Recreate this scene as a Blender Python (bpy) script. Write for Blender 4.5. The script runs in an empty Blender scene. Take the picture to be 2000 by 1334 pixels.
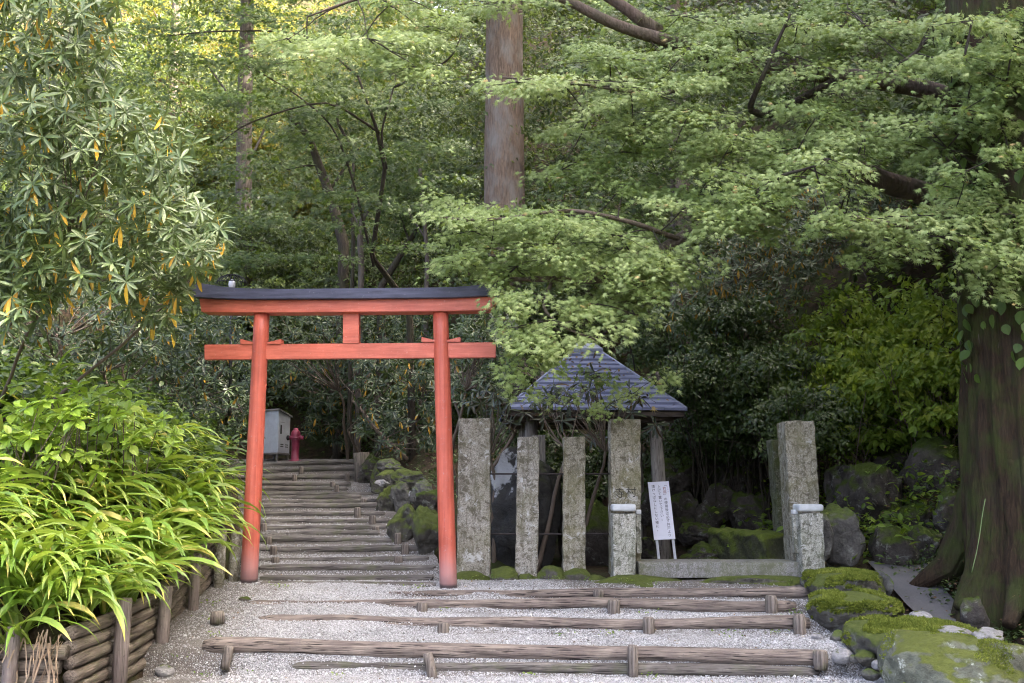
import bpy, bmesh, math, random
import numpy as np
from mathutils import Vector, Matrix, noise as mnoise

SC = bpy.context.scene
COL = SC.collection
R = math.radians
rng = np.random.default_rng(7)

# ------------------------------------------------------------------ camera model (a picture point at a given depth -> a world point)
FPX = 1944.0
PITCH = math.atan((950 - 667) / FPX)
EYE = Vector((0, 0, 1.55))
_c, _s = math.cos(PITCH), math.sin(PITCH)

def at(px, py, Y):
    cx = (px - 1000) / FPX
    cy = (667 - py) / FPX
    dy = _c - cy * _s
    dz = _s + cy * _c
    t = Y / dy
    return Vector((cx * t, Y, EYE.z + dz * t))

def slope(py):
    cy = (667 - py) / FPX
    return (_s + cy * _c) / (_c - cy * _s)

def ss(a, b, x):
    t = np.clip((np.asarray(x, float) - a) / (b - a), 0, 1)
    return t * t * (3 - 2 * t)

# ------------------------------------------------------------------ object helpers
def tag(o, label=None, cat=None, group=None, kind='thing'):
    if label: o['label'] = label
    if cat: o['category'] = cat
    if group: o['group'] = group
    if kind: o['kind'] = kind
    return o

def thing(name, label, cat, loc, group=None):
    o = bpy.data.objects.new(name, None)
    o.empty_display_size = .1
    o.location = loc
    COL.objects.link(o)
    return tag(o, label, cat, group)

def wloc(o):
    v = Vector((0, 0, 0))
    while o is not None:
        v += o.location
        o = o.parent
    return v

def raw_mesh(name, V, F, mat=None, smooth=False, attr=None):
    """V (n,3); F a (m,k) array or a list of such arrays; attr = {'tint': (n,)}"""
    V = np.asarray(V, np.float32)
    Fs = F if isinstance(F, list) else [F]
    Fs = [np.asarray(f, np.int32) for f in Fs if len(f)]
    me = bpy.data.meshes.new(name)
    me.vertices.add(len(V))
    me.vertices.foreach_set('co', V.ravel())
    loops = np.concatenate([f.ravel() for f in Fs])
    sizes = np.concatenate([np.full(len(f), f.shape[1], np.int32) for f in Fs])
    starts = np.concatenate([[0], np.cumsum(sizes)[:-1]]).astype(np.int32)
    me.loops.add(len(loops))
    me.loops.foreach_set('vertex_index', loops)
    me.polygons.add(len(sizes))
    me.polygons.foreach_set('loop_start', starts)
    me.polygons.foreach_set('loop_total', sizes)
    me.polygons.foreach_set('use_smooth', np.full(len(sizes), bool(smooth)))
    me.update(calc_edges=True)
    if attr:
        for k, a in attr.items():
            at_ = me.attributes.new(k, 'FLOAT', 'POINT')
            at_.data.foreach_set('value', np.asarray(a, np.float32))
    if mat: me.materials.append(mat)
    return me

def put(name, me, parent=None, loc=None):
    o = bpy.data.objects.new(name, me)
    COL.objects.link(o)
    if parent is not None: o.parent = parent
    if loc is not None: o.location = loc
    return o

def part(name, VF, mat, parent, smooth=False, attr=None, label=None):
    """VF in world coordinates; becomes a child mesh of parent"""
    V, F = VF
    w = wloc(parent)
    me = raw_mesh(name, np.asarray(V, float) - np.array(w), F, mat, smooth, attr)
    o = put(name, me, parent)
    if label: o['label'] = label
    return o

def solo(name, VF, mat, label, cat, group=None, smooth=False, attr=None, kind='thing', loc=None):
    V, F = VF
    V = np.asarray(V, float)
    if loc is None:
        loc = V.mean(0); loc[2] = V[:, 2].min()
    me = raw_mesh(name, V - np.array(loc), F, mat, smooth, attr)
    o = put(name, me, None, loc)
    return tag(o, label, cat, group, kind)

def join(*vfs):
    Vs, by = [], {}
    off = 0
    for V, F in vfs:
        for f in (F if isinstance(F, list) else [F]):
            f = np.asarray(f, np.int32)
            if len(f): by.setdefault(f.shape[1], []).append(f + off)
        Vs.append(np.asarray(V, float)); off += len(V)
    return np.concatenate(Vs), [np.concatenate(v) for v in by.values()]

def bm_out(bm):
    bm.verts.ensure_lookup_table()
    V = np.array([v.co[:] for v in bm.verts])
    by = {}
    for f in bm.faces:
        by.setdefault(len(f.verts), []).append([v.index for v in f.verts])
    bm.free()
    return V, [np.array(x) for x in by.values()]

def box(c, s, rot=(0, 0, 0), bev=.008, seg=2, taper=1.0, rough=0, seed=0, cuts=0):
    bm = bmesh.new()
    bmesh.ops.create_cube(bm, size=1)
    for v in bm.verts:
        k = taper if v.co.z > 0 else 1
        v.co = Vector((v.co.x * s[0] * k, v.co.y * s[1] * k, v.co.z * s[2]))
    if bev:
        bmesh.ops.bevel(bm, geom=bm.edges[:], offset=bev, segments=seg, affect='EDGES', profile=.6)
    if cuts:
        for ax in range(3):
            n = max(1, int(s[ax] / cuts))
            for i in range(1, n):
                co = [0, 0, 0]; no = [0, 0, 0]
                co[ax] = -s[ax] / 2 + s[ax] * i / n; no[ax] = 1
                bmesh.ops.bisect_plane(bm, geom=bm.verts[:] + bm.edges[:] + bm.faces[:], plane_co=co, plane_no=no)
    if rough:
        for v in bm.verts:
            v.co += Vector(mnoise.noise_vector(v.co * 9 + Vector((seed, seed * 2, 3)))) * rough + \
                    Vector(mnoise.noise_vector(v.co * 30 + Vector((seed, seed * 2, 3)))) * rough * .4
    M = Matrix.Translation(c) @ Matrix.Rotation(rot[2], 4, 'Z') @ Matrix.Rotation(rot[1], 4, 'Y') @ Matrix.Rotation(rot[0], 4, 'X')
    bmesh.ops.transform(bm, matrix=M, verts=bm.verts[:])
    bm.normal_update(); bm.verts.index_update()
    return bm_out(bm)

def tube(pts, rad, n=10, rough=0, freq=4, seed=0, cap=True, flutes=0, flute_amp=0):
    """tapered tube along points"""
    P = np.array([list(p) for p in pts], float)
    m = len(P)
    rad = np.broadcast_to(np.asarray(rad, float), (m,)) if np.ndim(rad) == 0 else np.asarray(rad, float)
    T = np.gradient(P, axis=0)
    T /= np.linalg.norm(T, axis=1)[:, None] + 1e-9
    ref = np.array([0, 0, 1.]) if abs(T[:, 2]).mean() < .8 else np.array([0, 1., 0])
    A = np.cross(T, ref); A /= np.linalg.norm(A, axis=1)[:, None] + 1e-9
    B = np.cross(T, A)
    th = np.linspace(0, 2 * np.pi, n, endpoint=False)
    r = rad[:, None] * np.ones((1, n))
    if flutes:
        r = r * (1 + flute_amp * np.sin(flutes * th)[None, :])
    V = P[:, None] + r[..., None] * (np.cos(th)[None, :, None] * A[:, None] + np.sin(th)[None, :, None] * B[:, None])
    V = V.reshape(-1, 3)
    if rough:
        d = np.array([mnoise.noise(Vector(v * freq) + Vector((seed * 7.1, seed * 3.3, 0))) for v in V])
        ctr = np.repeat(P, n, axis=0)
        V = ctr + (V - ctr) * (1 + rough * d[:, None])
    i = np.arange(m - 1)[:, None] * n; j = np.arange(n)[None, :]; k = (j + 1) % n
    F = np.stack([i + j, i + k, i + n + k, i + n + j], -1).reshape(-1, 4)
    if cap:
        V = np.concatenate([V, P[:1], P[-1:]])
        a, b = m * n, m * n + 1
        jj = np.arange(n); kk = (jj + 1) % n
        T3 = np.concatenate([np.stack([kk, jj, np.full(n, a)], -1), np.stack([(m - 1) * n + jj, (m - 1) * n + kk, np.full(n, b)], -1)])
        return V, [F, T3]
    return V, [F]

def bend(a, b, n=8, wob=.0, seed=0, sag=0):
    a, b = Vector(a), Vector(b)
    L = (b - a).length
    out = []
    for i in range(n):
        t = i / (n - 1)
        p = a.lerp(b, t)
        w = math.sin(math.pi * t)
        p += Vector(mnoise.noise_vector(Vector((t * 2.3 + seed * 5.1, seed * 1.7, 0.3)))) * wob * L * (.3 + .7 * t) * min(1, t * 4)
        p.z += -sag * L * w
        out.append(p)
    return out

def blob(center, size, seed=0, sub=4, rough=.22, freq=1.3, cutn=5, rot=0, flat=None, squash=.35):
    lo, hi = (.62, .9) if cutn < 8 else (.50, .82)
    """a weathered rock: sphere cut by random planes and roughened"""
    rs = random.Random(seed)
    bm = bmesh.new()
    bmesh.ops.create_icosphere(bm, subdivisions=sub, radius=1)
    planes = []
    for i in range(cutn):
        d = Vector((rs.gauss(0, 1), rs.gauss(0, 1), rs.gauss(0, .7))).normalized()
        planes.append((d, rs.uniform(lo, hi)))
    off = Vector((seed * 3.17 % 50, seed * 1.31 % 50, seed * .77 % 50))
    for v in bm.verts:
        p = v.co.copy()
        for d, k in planes:
            e = p.dot(d) - k
            if e > 0: p -= d * e * .88
        nrm = v.co
        dsp = mnoise.noise(p * freq + off) * rough + mnoise.noise(p * freq * 3.1 + off) * rough * .38 + mnoise.noise(p * freq * 8 + off) * rough * .14
        p += nrm * dsp
        v.co = p
    if flat is not None:
        for v in bm.verts:
            if v.co.z > flat: v.co.z = flat + (v.co.z - flat) * squash
    M = Matrix.Translation(center) @ Matrix.Rotation(rot, 4, 'Z') @ Matrix.Diagonal((size[0], size[1], size[2], 1))
    bmesh.ops.transform(bm, matrix=M, verts=bm.verts[:])
    bm.normal_update(); bm.verts.index_update()
    return bm_out(bm)

# ------------------------------------------------------------------ materials
def new_mat(name):
    m = bpy.data.materials.new(name)
    m.use_nodes = True
    nt = m.node_tree
    for n in list(nt.nodes): nt.nodes.remove(n)
    out = nt.nodes.new('ShaderNodeOutputMaterial')
    b = nt.nodes.new('ShaderNodeBsdfPrincipled')
    nt.links.new(b.outputs[0], out.inputs[0])
    return m, nt, b, out

class G:
    """tiny node-graph helper"""
    def __init__(s, nt): s.nt = nt
    def n(s, t, **k):
        x = s.nt.nodes.new(t)
        for a, b in k.items(): setattr(x, a, b)
        return x
    def l(s, a, b): s.nt.links.new(a, b)
    def coord(s, scale=(1, 1, 1), kind='Object'):
        tc = s.n('ShaderNodeTexCoord'); mp = s.n('ShaderNodeMapping')
        mp.inputs['Scale'].default_value = scale
        s.l(tc.outputs[kind], mp.inputs[0])
        return mp.outputs[0]
    def noise(s, vec, scale, detail=6, rough=.6, dist=0):
        x = s.n('ShaderNodeTexNoise')
        x.inputs['Scale'].default_value = scale; x.inputs['Detail'].default_value = detail
        x.inputs['Roughness'].default_value = rough; x.inputs['Distortion'].default_value = dist
        s.l(vec, x.inputs['Vector'])
        return x.outputs['Fac']
    def voro(s, vec, scale, feature='F1', out='Distance'):
        x = s.n('ShaderNodeTexVoronoi', feature=feature)
        x.inputs['Scale'].default_value = scale
        s.l(vec, x.inputs['Vector'])
        return x.outputs[out]
    def ramp(s, fac, stops, interp='LINEAR'):
        x = s.n('ShaderNodeValToRGB')
        cr = x.color_ramp; cr.interpolation = interp
        while len(cr.elements) < len(stops): cr.elements.new(.5)
        for e, (p, c) in zip(cr.elements, stops):
            e.position = p
            e.color = (*c, 1) if isinstance(c, tuple) else (c, c, c, 1)
        s.l(fac, x.inputs[0])
        return x.outputs[0]
    def mix(s, fac, a, b, mode='MIX'):
        x = s.n('ShaderNodeMix', data_type='RGBA', blend_type=mode)
        for sock, v in ((x.inputs[0], fac), (x.inputs[6], a), (x.inputs[7], b)):
            if hasattr(v, 'links') or isinstance(v, bpy.types.NodeSocket): s.l(v, sock)
            elif isinstance(v, tuple): sock.default_value = (*v, 1)
            else: sock.default_value = v
        return x.outputs[2]
    def math(s, op, a, b=None, clamp=False):
        x = s.n('ShaderNodeMath', operation=op, use_clamp=clamp)
        for sock, v in ((x.inputs[0], a), (x.inputs[1], b)):
            if v is None: continue
            if isinstance(v, bpy.types.NodeSocket): s.l(v, sock)
            else: sock.default_value = v
        return x.outputs[0]
    def bump(s, h, b, strength=.5, dist=.02):
        x = s.n('ShaderNodeBump')
        x.inputs['Strength'].default_value = strength; x.inputs['Distance'].default_value = dist
        s.l(h, x.inputs['Height']); s.l(x.outputs[0], b.inputs['Normal'])
    def attr(s, name):
        x = s.n('ShaderNodeAttribute', attribute_name=name)
        return x.outputs['Fac']
    def up(s):
        g = s.n('ShaderNodeNewGeometry'); x = s.n('ShaderNodeSeparateXYZ')
        s.l(g.outputs['Normal'], x.inputs[0])
        return x.outputs['Z']

def leaf_mat(name, stops, rough=.5, transl=.3, tcol=None, spec=.4, mottle=.25):
    """stops: colour ramp over the per-leaf 'tint' (leaves of one plant differ)"""
    m, nt, b, out = new_mat(name)
    g = G(nt)
    col = g.ramp(g.attr('tint'), stops)
    nz = g.noise(g.coord((1, 1, 1)), 14, 3)
    col = g.mix(mottle, col, g.mix(1.0, col, g.ramp(nz, [(.3, .45), (.7, 1.5)]), 'MULTIPLY'))
    g.l(col, b.inputs['Base Color'])
    b.inputs['Roughness'].default_value = rough
    b.inputs['Specular IOR Level'].default_value = spec
    tr = g.n('ShaderNodeBsdfTranslucent')
    if tcol:
        g.l(g.mix(.6, col, tcol), tr.inputs[0])
    else:
        g.l(col, tr.inputs[0])
    ms = g.n('ShaderNodeMixShader'); ms.inputs[0].default_value = transl
    g.l(b.outputs[0], ms.inputs[1]); g.l(tr.outputs[0], ms.inputs[2]); g.l(ms.outputs[0], out.inputs[0])
    return m

def bark_mat(name, c1, c2, c3=None, scale=1.0, moss=0, bump=.8):
    m, nt, b, out = new_mat(name); g = G(nt)
    v = g.coord((9 * scale, 9 * scale, 1.0 * scale))
    n1 = g.noise(v, 3.0, 10, .72, .6)
    n2 = g.noise(g.coord((1, 1, .5)), 2.2 * scale, 5)
    col = g.ramp(n1, [(.3, c1), (.62, c2)])
    if c3: col = g.mix(g.ramp(n2, [(.45, 0.), (.68, .8)]), col, c3)
    if moss:
        n3 = g.noise(g.coord(), 3.5, 6)
        col = g.mix(g.math('MULTIPLY', g.ramp(n3, [(.42, 0.), (.6, 1.)]), moss), col, (.045, .065, .012))
    g.l(col, b.inputs['Base Color'])
    b.inputs['Roughness'].default_value = .9
    b.inputs['Specular IOR Level'].default_value = .2
    g.bump(n1, b, bump, .04)
    return m

def rock_mat(name, c1, c2, moss=0.5, mosscol=(.10, .13, .02), lichen=.0, scale=3.0, spec=.3, wide=0.25):
    m, nt, b, out = new_mat(name); g = G(nt)
    co = g.coord()
    n1 = g.noise(co, scale, 8, .65); n2 = g.noise(co, scale * 7, 6, .7); n3 = g.noise(co, scale * 1.6, 6, .6)
    col = g.ramp(n1, [(.3, c1), (.7, c2)])
    col = g.mix(.5, col, g.mix(1.0, col, g.ramp(n2, [(.3, .5), (.7, 1.5)]), 'MULTIPLY'))
    if lichen:
        v = g.noise(co, scale * 2.3, 9, .75, .4)
        col = g.mix(g.math('MULTIPLY', g.ramp(v, [(.56, 0.), (.62, 1.)]), lichen), col, (.42, .45, .38))
    if moss:
        up = g.up()
        f = g.math('ADD', g.math('MULTIPLY', up, .55), g.math('MULTIPLY', n3, .9))
        f = g.ramp(f, [(.95 - moss * .55, 0.), (.95 - moss * .55 + wide, 1.)])
        mcol = g.mix(n2, (mosscol[0] * .35, mosscol[1] * .4, mosscol[2] * .5), (mosscol[0] * 1.3, mosscol[1] * 1.3, mosscol[2] * 1.2))
        col = g.mix(f, col, mcol)
    g.l(col, b.inputs['Base Color'])
    b.inputs['Roughness'].default_value = .85
    b.inputs['Specular IOR Level'].default_value = spec
    g.bump(g.math('ADD', n2, n1), b, .9, .05)
    return m

def post_stone_mat(name, c1, c2, dark, moss=.3, green=(.12, .13, .05), pale=.5):
    """carved granite, lichen-blotched and weather-stained"""
    m, nt, b, out = new_mat(name); g = G(nt)
    co = g.coord()
    fine = g.noise(co, 75, 4, .8); mid = g.noise(co, 14, 8, .75, .5); big = g.noise(co, 2.6, 5)
    vert = g.noise(g.coord((6, 6, 1.1)), 3.0, 7, .7)
    col = g.ramp(fine, [(.36, tuple(.45 * v for v in c1)), (.52, c1), (.66, c2)])
    col = g.mix(g.ramp(mid, [(.50, 0.), (.57, .85)]), col, dark)
    col = g.mix(g.math('MULTIPLY', g.ramp(vert, [(.50, 0.), (.60, 1.)]), .6), col, dark)
    col = g.mix(g.math('MULTIPLY', g.ramp(big, [(.45, 0.), (.62, 1.)]), moss), col, green)
    lic = g.noise(co, 6.5, 10, .8, .9)
    col = g.mix(g.math('MULTIPLY', g.ramp(lic, [(.565, 0.), (.61, 1.)]), pale), col, (.5, .5, .47))
    spk = g.noise(co, 42, 6, .8, .6)
    col = g.mix(g.math('MULTIPLY', g.ramp(spk, [(.62, 0.), (.66, 1.)]), pale), col, (.42, .46, .38))
    g.l(col, b.inputs['Base Color'])
    b.inputs['Roughness'].default_value = .9
    b.inputs['Specular IOR Level'].default_value = .2
    g.bump(g.math('ADD', fine, mid), b, .7, .008)
    return m

def wood_mat(name, c1, c2, c3, axis=0, rough=.8, bump=.5, crack=.6, green=0):
    m, nt, b, out = new_mat(name); g = G(nt)
    sc = [16, 16, 16]; sc[axis] = .9
    v = g.coord(tuple(sc))
    n1 = g.noise(v, 2.2, 8, .65, .2); n2 = g.noise(g.coord(), 3.2, 6, .6)
    cr = g.noise(v, 5.0, 4, .5)
    col = g.ramp(n1, [(.36, c1), (.62, c2)])
    col = g.mix(g.ramp(n2, [(.42, 0.), (.62, .75)]), col, c3)
    col = g.mix(g.math('MULTIPLY', g.ramp(cr, [(.36, 1.), (.43, 0.)]), crack), col, (.015, .012, .011))
    sp = g.noise(g.coord(), 26, 7, .75)
    col = g.mix(g.ramp(sp, [(.58, 0.), (.68, .55)]), col, (.05, .045, .04))
    if green:
        n3 = g.noise(g.coord(), 5.5, 7, .7)
        col = g.mix(g.math('MULTIPLY', g.ramp(n3, [(.5, 0.), (.64, 1.)]), green), col, (.09, .11, .035))
    g.l(col, b.inputs['Base Color'])
    b.inputs['Roughness'].default_value = rough
    b.inputs['Specular IOR Level'].default_value = .25
    g.bump(g.math('ADD', n1, cr), b, bump, .022)
    return m

def paint_mat(name, col, col2, axis=None, rough=.5, worn=None, zworn=None, bump=.12, spec=.4):
    m, nt, b, out = new_mat(name); g = G(nt)
    sc = [3, 3, 3]
    if axis is not None: sc = [22, 22, 22]; sc[axis] = .8
    n1 = g.noise(g.coord(tuple(sc)), 1.6, 6, .6); n2 = g.noise(g.coord(), 3, 6, .7); n3 = g.noise(g.coord(), 30, 6, .8)
    c = g.mix(g.ramp(n1, [(.3, 0.), (.7, 1.)]), col, col2)
    c = g.mix(.5, c, g.mix(1.0, c, g.ramp(n2, [(.3, .55), (.7, 1.25)]), 'MULTIPLY'))
    if axis is not None:
        st = g.noise(g.coord(tuple(sc)), 7, 5, .7)
        c = g.mix(g.ramp(st, [(.30, .55), (.40, 0.)]), c, tuple(v * .45 for v in col))
    if worn:
        c = g.mix(g.ramp(n3, [(.60, 0.), (.68, .8)]), c, worn)
        if zworn:   # paint rubbed off near the foot
            tc = g.n('ShaderNodeTexCoord'); sp = g.n('ShaderNodeSeparateXYZ'); g.l(tc.outputs['Object'], sp.inputs[0])
            z = g.math('ADD', sp.outputs['Z'], g.math('MULTIPLY', g.math('SUBTRACT', n2, .5), .28))
            c = g.mix(g.ramp(z, [(zworn[0], 1.), (zworn[1], 0.)]), c, worn)
            c = g.mix(g.ramp(g.math('ADD', sp.outputs['Z'], g.math('MULTIPLY', n2, .04)), [(.06, .85), (.085, 0.)]), c, (.07, .065, .07))
    g.l(c, b.inputs['Base Color'])
    b.inputs['Roughness'].default_value = rough
    b.inputs['Specular IOR Level'].default_value = spec
    g.bump(g.math('ADD', n1, g.math('MULTIPLY', n3, .3)), b, bump, .006)
    return m

def plain_mat(name, col, rough=.6, metal=0, var=.3, spec=.4):
    m, nt, b, out = new_mat(name); g = G(nt)
    n = g.noise(g.coord(), 7, 6, .7)
    c = g.mix(var, col, g.mix(1.0, col, g.ramp(n, [(.3, .4), (.7, 1.4)]), 'MULTIPLY'))
    g.l(c, b.inputs['Base Color'])
    b.inputs['Roughness'].default_value = rough; b.inputs['Metallic'].default_value = metal
    b.inputs['Specular IOR Level'].default_value = spec
    return m

M = {}
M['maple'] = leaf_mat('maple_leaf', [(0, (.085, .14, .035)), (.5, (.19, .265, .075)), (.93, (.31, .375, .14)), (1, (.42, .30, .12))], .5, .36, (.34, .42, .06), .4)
M['maple_shaded'] = leaf_mat('shaded_maple_leaf', [(0, (.012, .026, .005)), (.5, (.042, .075, .015)), (1, (.13, .17, .04))], .5, .3, (.18, .26, .03), .3)  # darker copy of the maple leaf, with shade put into its colour
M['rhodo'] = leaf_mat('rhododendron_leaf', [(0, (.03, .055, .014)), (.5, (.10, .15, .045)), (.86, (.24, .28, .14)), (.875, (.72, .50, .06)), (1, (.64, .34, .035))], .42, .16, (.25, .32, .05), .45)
M['rhodo_dark'] = leaf_mat('dark_rhododendron_leaf', [(0, (.008, .016, .004)), (.45, (.026, .046, .013)), (.75, (.075, .10, .04)), (.88, (.15, .17, .085)), (.9, (.40, .22, .025)), (1, (.50, .30, .04))], .42, .12, (.15, .22, .03), .4)  # dark end of the ramp puts deep shade into the leaf colour
M['bronze'] = leaf_mat('bronze_rhododendron_leaf', [(0, (.02, .03, .012)), (.6, (.04, .055, .022)), (.75, (.06, .035, .018)), (1, (.09, .045, .02))], .38, .10, (.15, .15, .04), .5)
M['strap'] = leaf_mat('strap_leaf', [(0, (.11, .22, .02)), (.5, (.18, .30, .045)), (.85, (.34, .41, .09)), (.93, (.62, .54, .13)), (1, (.58, .36, .06))], .36, .35, (.38, .50, .03), .5, .15)
M['dry'] = leaf_mat('withered_leaf', [(0, (.20, .14, .09)), (1, (.42, .33, .24))], .8, .15, None, .2)
M['hydrangea'] = leaf_mat('hydrangea_leaf', [(0, (.12, .22, .02)), (.6, (.27, .40, .045)), (1, (.46, .53, .11))], .42, .35, (.38, .5, .04), .45)
M['slope_leaf'] = leaf_mat('slope_shrub_leaf', [(0, (.05, .10, .012)), (.6, (.17, .26, .03)), (1, (.36, .42, .06))], .5, .45, (.25, .34, .02), .35)
M['forest'] = leaf_mat('forest_leaf', [(0, (.010, .020, .005)), (.5, (.040, .070, .014)), (1, (.14, .18, .045))], .5, .35, (.22, .28, .03), .35)  # low, wide ramp: the wood's deep shade is put into leaf colours
M['sun_tinted'] = leaf_mat('sun_tinted_leaf', [(0, (.05, .075, .012)), (.5, (.12, .135, .022)), (1, (.24, .20, .05))], .6, .4, (.5, .45, .05), .25)  # warm sunlight on the far slope is put into this yellow
M['shrub'] = leaf_mat('small_shrub_leaf', [(0, (.02, .042, .009)), (.6, (.05, .085, .016)), (1, (.11, .15, .035))], .42, .3, (.1, .17, .02), .55)
M['weed'] = leaf_mat('weed_leaf', [(0, (.02, .042, .008)), (.6, (.06, .11, .018)), (1, (.17, .23, .045))], .5, .35, (.2, .3, .03), .35)
M['litter'] = leaf_mat('fallen_leaf', [(0, (.055, .033, .018)), (.6, (.13, .08, .04)), (1, (.30, .20, .09))], .8, .1, None, .2)
M['ivy'] = leaf_mat('ivy_leaf', [(0, (.04, .08, .015)), (1, (.10, .16, .03))], .5, .3, (.18, .26, .03), .35)

M['cedar'] = bark_mat('cedar_bark', (.05, .036, .026), (.20, .148, .112), (.19, .18, .17), 1.6, 0, 1.0)
M['cedar_old'] = bark_mat('old_cedar_bark', (.006, .004, .0025), (.060, .038, .021), (.050, .041, .026), 1.5, .65, 1.0)
M['bark'] = bark_mat('grey_bark', (.028, .023, .019), (.095, .080, .067), (.12, .11, .10), 1.3)
M['bark_dark'] = bark_mat('dark_branch_bark', (.022, .018, .015), (.07, .056, .045), None, 1.5, .2)
M['bark_brown'] = bark_mat('maple_limb_bark', (.06, .042, .032), (.16, .12, .095), (.12, .10, .08), 1.2, .25)
M['twig'] = plain_mat('twig_bark', (.13, .10, .075), .8)

M['post'] = post_stone_mat('lichened_granite', (.33, .31, .26), (.52, .49, .425), (.10, .088, .062), .35, (.15, .145, .07), .9)
M['post2'] = post_stone_mat('stained_granite', (.29, .27, .21), (.46, .43, .35), (.088, .078, .05), .5, (.15, .14, .06), .6)
M['post_dark'] = post_stone_mat('mossy_granite', (.12, .12, .08), (.24, .23, .17), (.045, .048, .025), .7, (.07, .085, .02), .25)
M['bollard'] = post_stone_mat('crusted_granite', (.34, .335, .28), (.56, .55, .50), (.075, .075, .05), .35, (.14, .17, .09), 1.0)
M['cap'] = plain_mat('pale_cap_stone', (.46, .48, .48), .85, 0, .45, .2)
M['sill'] = post_stone_mat('sill_stone', (.22, .215, .20), (.34, .335, .32), (.12, .12, .09), .3, (.13, .14, .05), .15)

M['rock'] = rock_mat('grey_rock', (.055, .052, .046), (.18, .172, .15), .55, (.09, .12, .02), .3)
M['rock_moss'] = rock_mat('mossy_rock', (.045, .042, .034), (.14, .13, .11), .95, (.085, .105, .018), .25)
M['rock_dark'] = rock_mat('dark_damp_rock', (.028, .024, .020), (.11, .096, .082), .64, (.065, .09, .013), .3, 3.4, .15)
M['rock_patch'] = rock_mat('dark_boulder', (.02, .02, .018), (.06, .058, .054), .3, (.05, .06, .012), .0, 1.6)
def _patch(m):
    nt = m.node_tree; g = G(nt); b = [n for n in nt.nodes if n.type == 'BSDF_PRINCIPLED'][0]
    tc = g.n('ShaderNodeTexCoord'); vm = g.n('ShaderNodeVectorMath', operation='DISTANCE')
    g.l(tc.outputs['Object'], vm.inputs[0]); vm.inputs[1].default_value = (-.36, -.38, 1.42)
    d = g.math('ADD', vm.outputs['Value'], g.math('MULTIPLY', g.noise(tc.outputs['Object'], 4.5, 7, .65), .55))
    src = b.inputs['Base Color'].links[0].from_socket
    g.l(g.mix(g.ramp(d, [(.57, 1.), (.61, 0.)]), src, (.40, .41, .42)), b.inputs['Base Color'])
_patch(M['rock_patch'])
M['rock_bare'] = rock_mat('bare_stone', (.22, .215, .21), (.40, .39, .38), .05, (.1, .12, .02), .2, 6)
M['rock_lichen'] = rock_mat('lichened_boulder', (.045, .045, .032), (.17, .18, .13), .36, (.105, .12, .02), .85, 3.2, .3, .10)
M['moss'] = leaf_mat('moss_tuft', [(0, (.07, .09, .014)), (.6, (.17, .205, .035)), (1, (.30, .32, .075))], .8, .3, (.3, .36, .04), .15)

M['log'] = wood_mat('weathered_log', (.075, .060, .050), (.27, .225, .185), (.12, .095, .083), 0, .85, .9, .95)
M['log_up'] = wood_mat('old_step_log', (.045, .039, .034), (.185, .168, .148), (.075, .066, .058), 0, .85, .8, .85, .3)
M['stake'] = wood_mat('stake_wood', (.09, .075, .062), (.25, .215, .18), (.11, .09, .075), 2, .85, .7, .6, .4)
M['wall_log_x'] = wood_mat('retaining_end_log', (.10, .08, .065), (.27, .23, .185), (.14, .115, .095), 0, .8, .7, .7, .4)
M['wall_log'] = wood_mat('retaining_log', (.10, .08, .065), (.27, .23, .185), (.14, .115, .095), 1, .8, .5, .5, .35)
M['wall_post'] = wood_mat('retaining_post', (.15, .125, .115), (.32, .27, .24), (.19, .155, .14), 2, .8, .5, .5, .15)
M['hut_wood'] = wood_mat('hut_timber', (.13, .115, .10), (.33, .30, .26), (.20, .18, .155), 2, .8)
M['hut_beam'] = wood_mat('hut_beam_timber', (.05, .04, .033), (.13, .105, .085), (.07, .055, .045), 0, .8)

M['red'] = paint_mat('vermilion_paint', (.43, .088, .050), (.62, .172, .110), 0, .5, (.62, .30, .25))
M['red_post'] = paint_mat('vermilion_post_paint', (.37, .068, .040), (.59, .148, .095), 2, .46, (.40, .245, .235), (.02, .42))
M['black'] = paint_mat('dark_blue_black_paint', (.030, .033, .056), (.070, .076, .12), 0, .5, (.15, .15, .18), None, .3)
M['shingle'] = paint_mat('slate_grey_shingle', (.135, .150, .235), (.20, .22, .335), 0, .6, (.28, .29, .36), None, .3)
M['ridge'] = paint_mat('ridge_metal', (.24, .26, .35), (.30, .33, .43), 0, .45)
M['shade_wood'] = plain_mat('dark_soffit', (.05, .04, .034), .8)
M['iron'] = plain_mat('rusty_iron', (.05, .042, .04), .7, .6)
M['sign'] = plain_mat('white_painted_board', (.62, .63, .70), .5, 0, .12)
M['sign_leg'] = plain_mat('painted_sign_leg', (.42, .44, .46), .6, 0, .3)
M['ink'] = plain_mat('black_ink', (.018, .018, .022), .7, 0, .1)
M['ink_red'] = plain_mat('red_brown_ink', (.22, .055, .03), .7, 0, .1)
M['ink_blue'] = plain_mat('faded_blue_ink', (.22, .24, .42), .7, 0, .1)
M['carve'] = plain_mat('painted_carve_shadow', (.045, .042, .03), .9, 0, .3)
M['cabinet'] = plain_mat('grey_painted_steel', (.62, .66, .72), .45, .1, .22)
M['cabinet_trim'] = plain_mat('dark_cabinet_fittings', (.05, .05, .055), .6)
M['cabinet_leg'] = plain_mat('cabinet_leg_steel', (.26, .25, .24), .6, .2)
M['concrete'] = plain_mat('plinth_concrete', (.20, .19, .17), .9)
M['hydrant'] = paint_mat('hydrant_red_paint', (.20, .020, .048), (.30, .045, .085), None, .4, (.45, .2, .25))
M['hydrant_dark'] = plain_mat('hydrant_outlet_metal', (.03, .03, .032), .5, .4)
M['lamp_metal'] = plain_mat('lamp_dark_metal', (.02, .019, .022), .5, .4)
M['lamp_glass'] = plain_mat('milky_glass', (.60, .60, .64), .3, 0, .05)
M['hose'] = plain_mat('pale_green_cord', (.10, .15, .05), .6)

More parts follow.
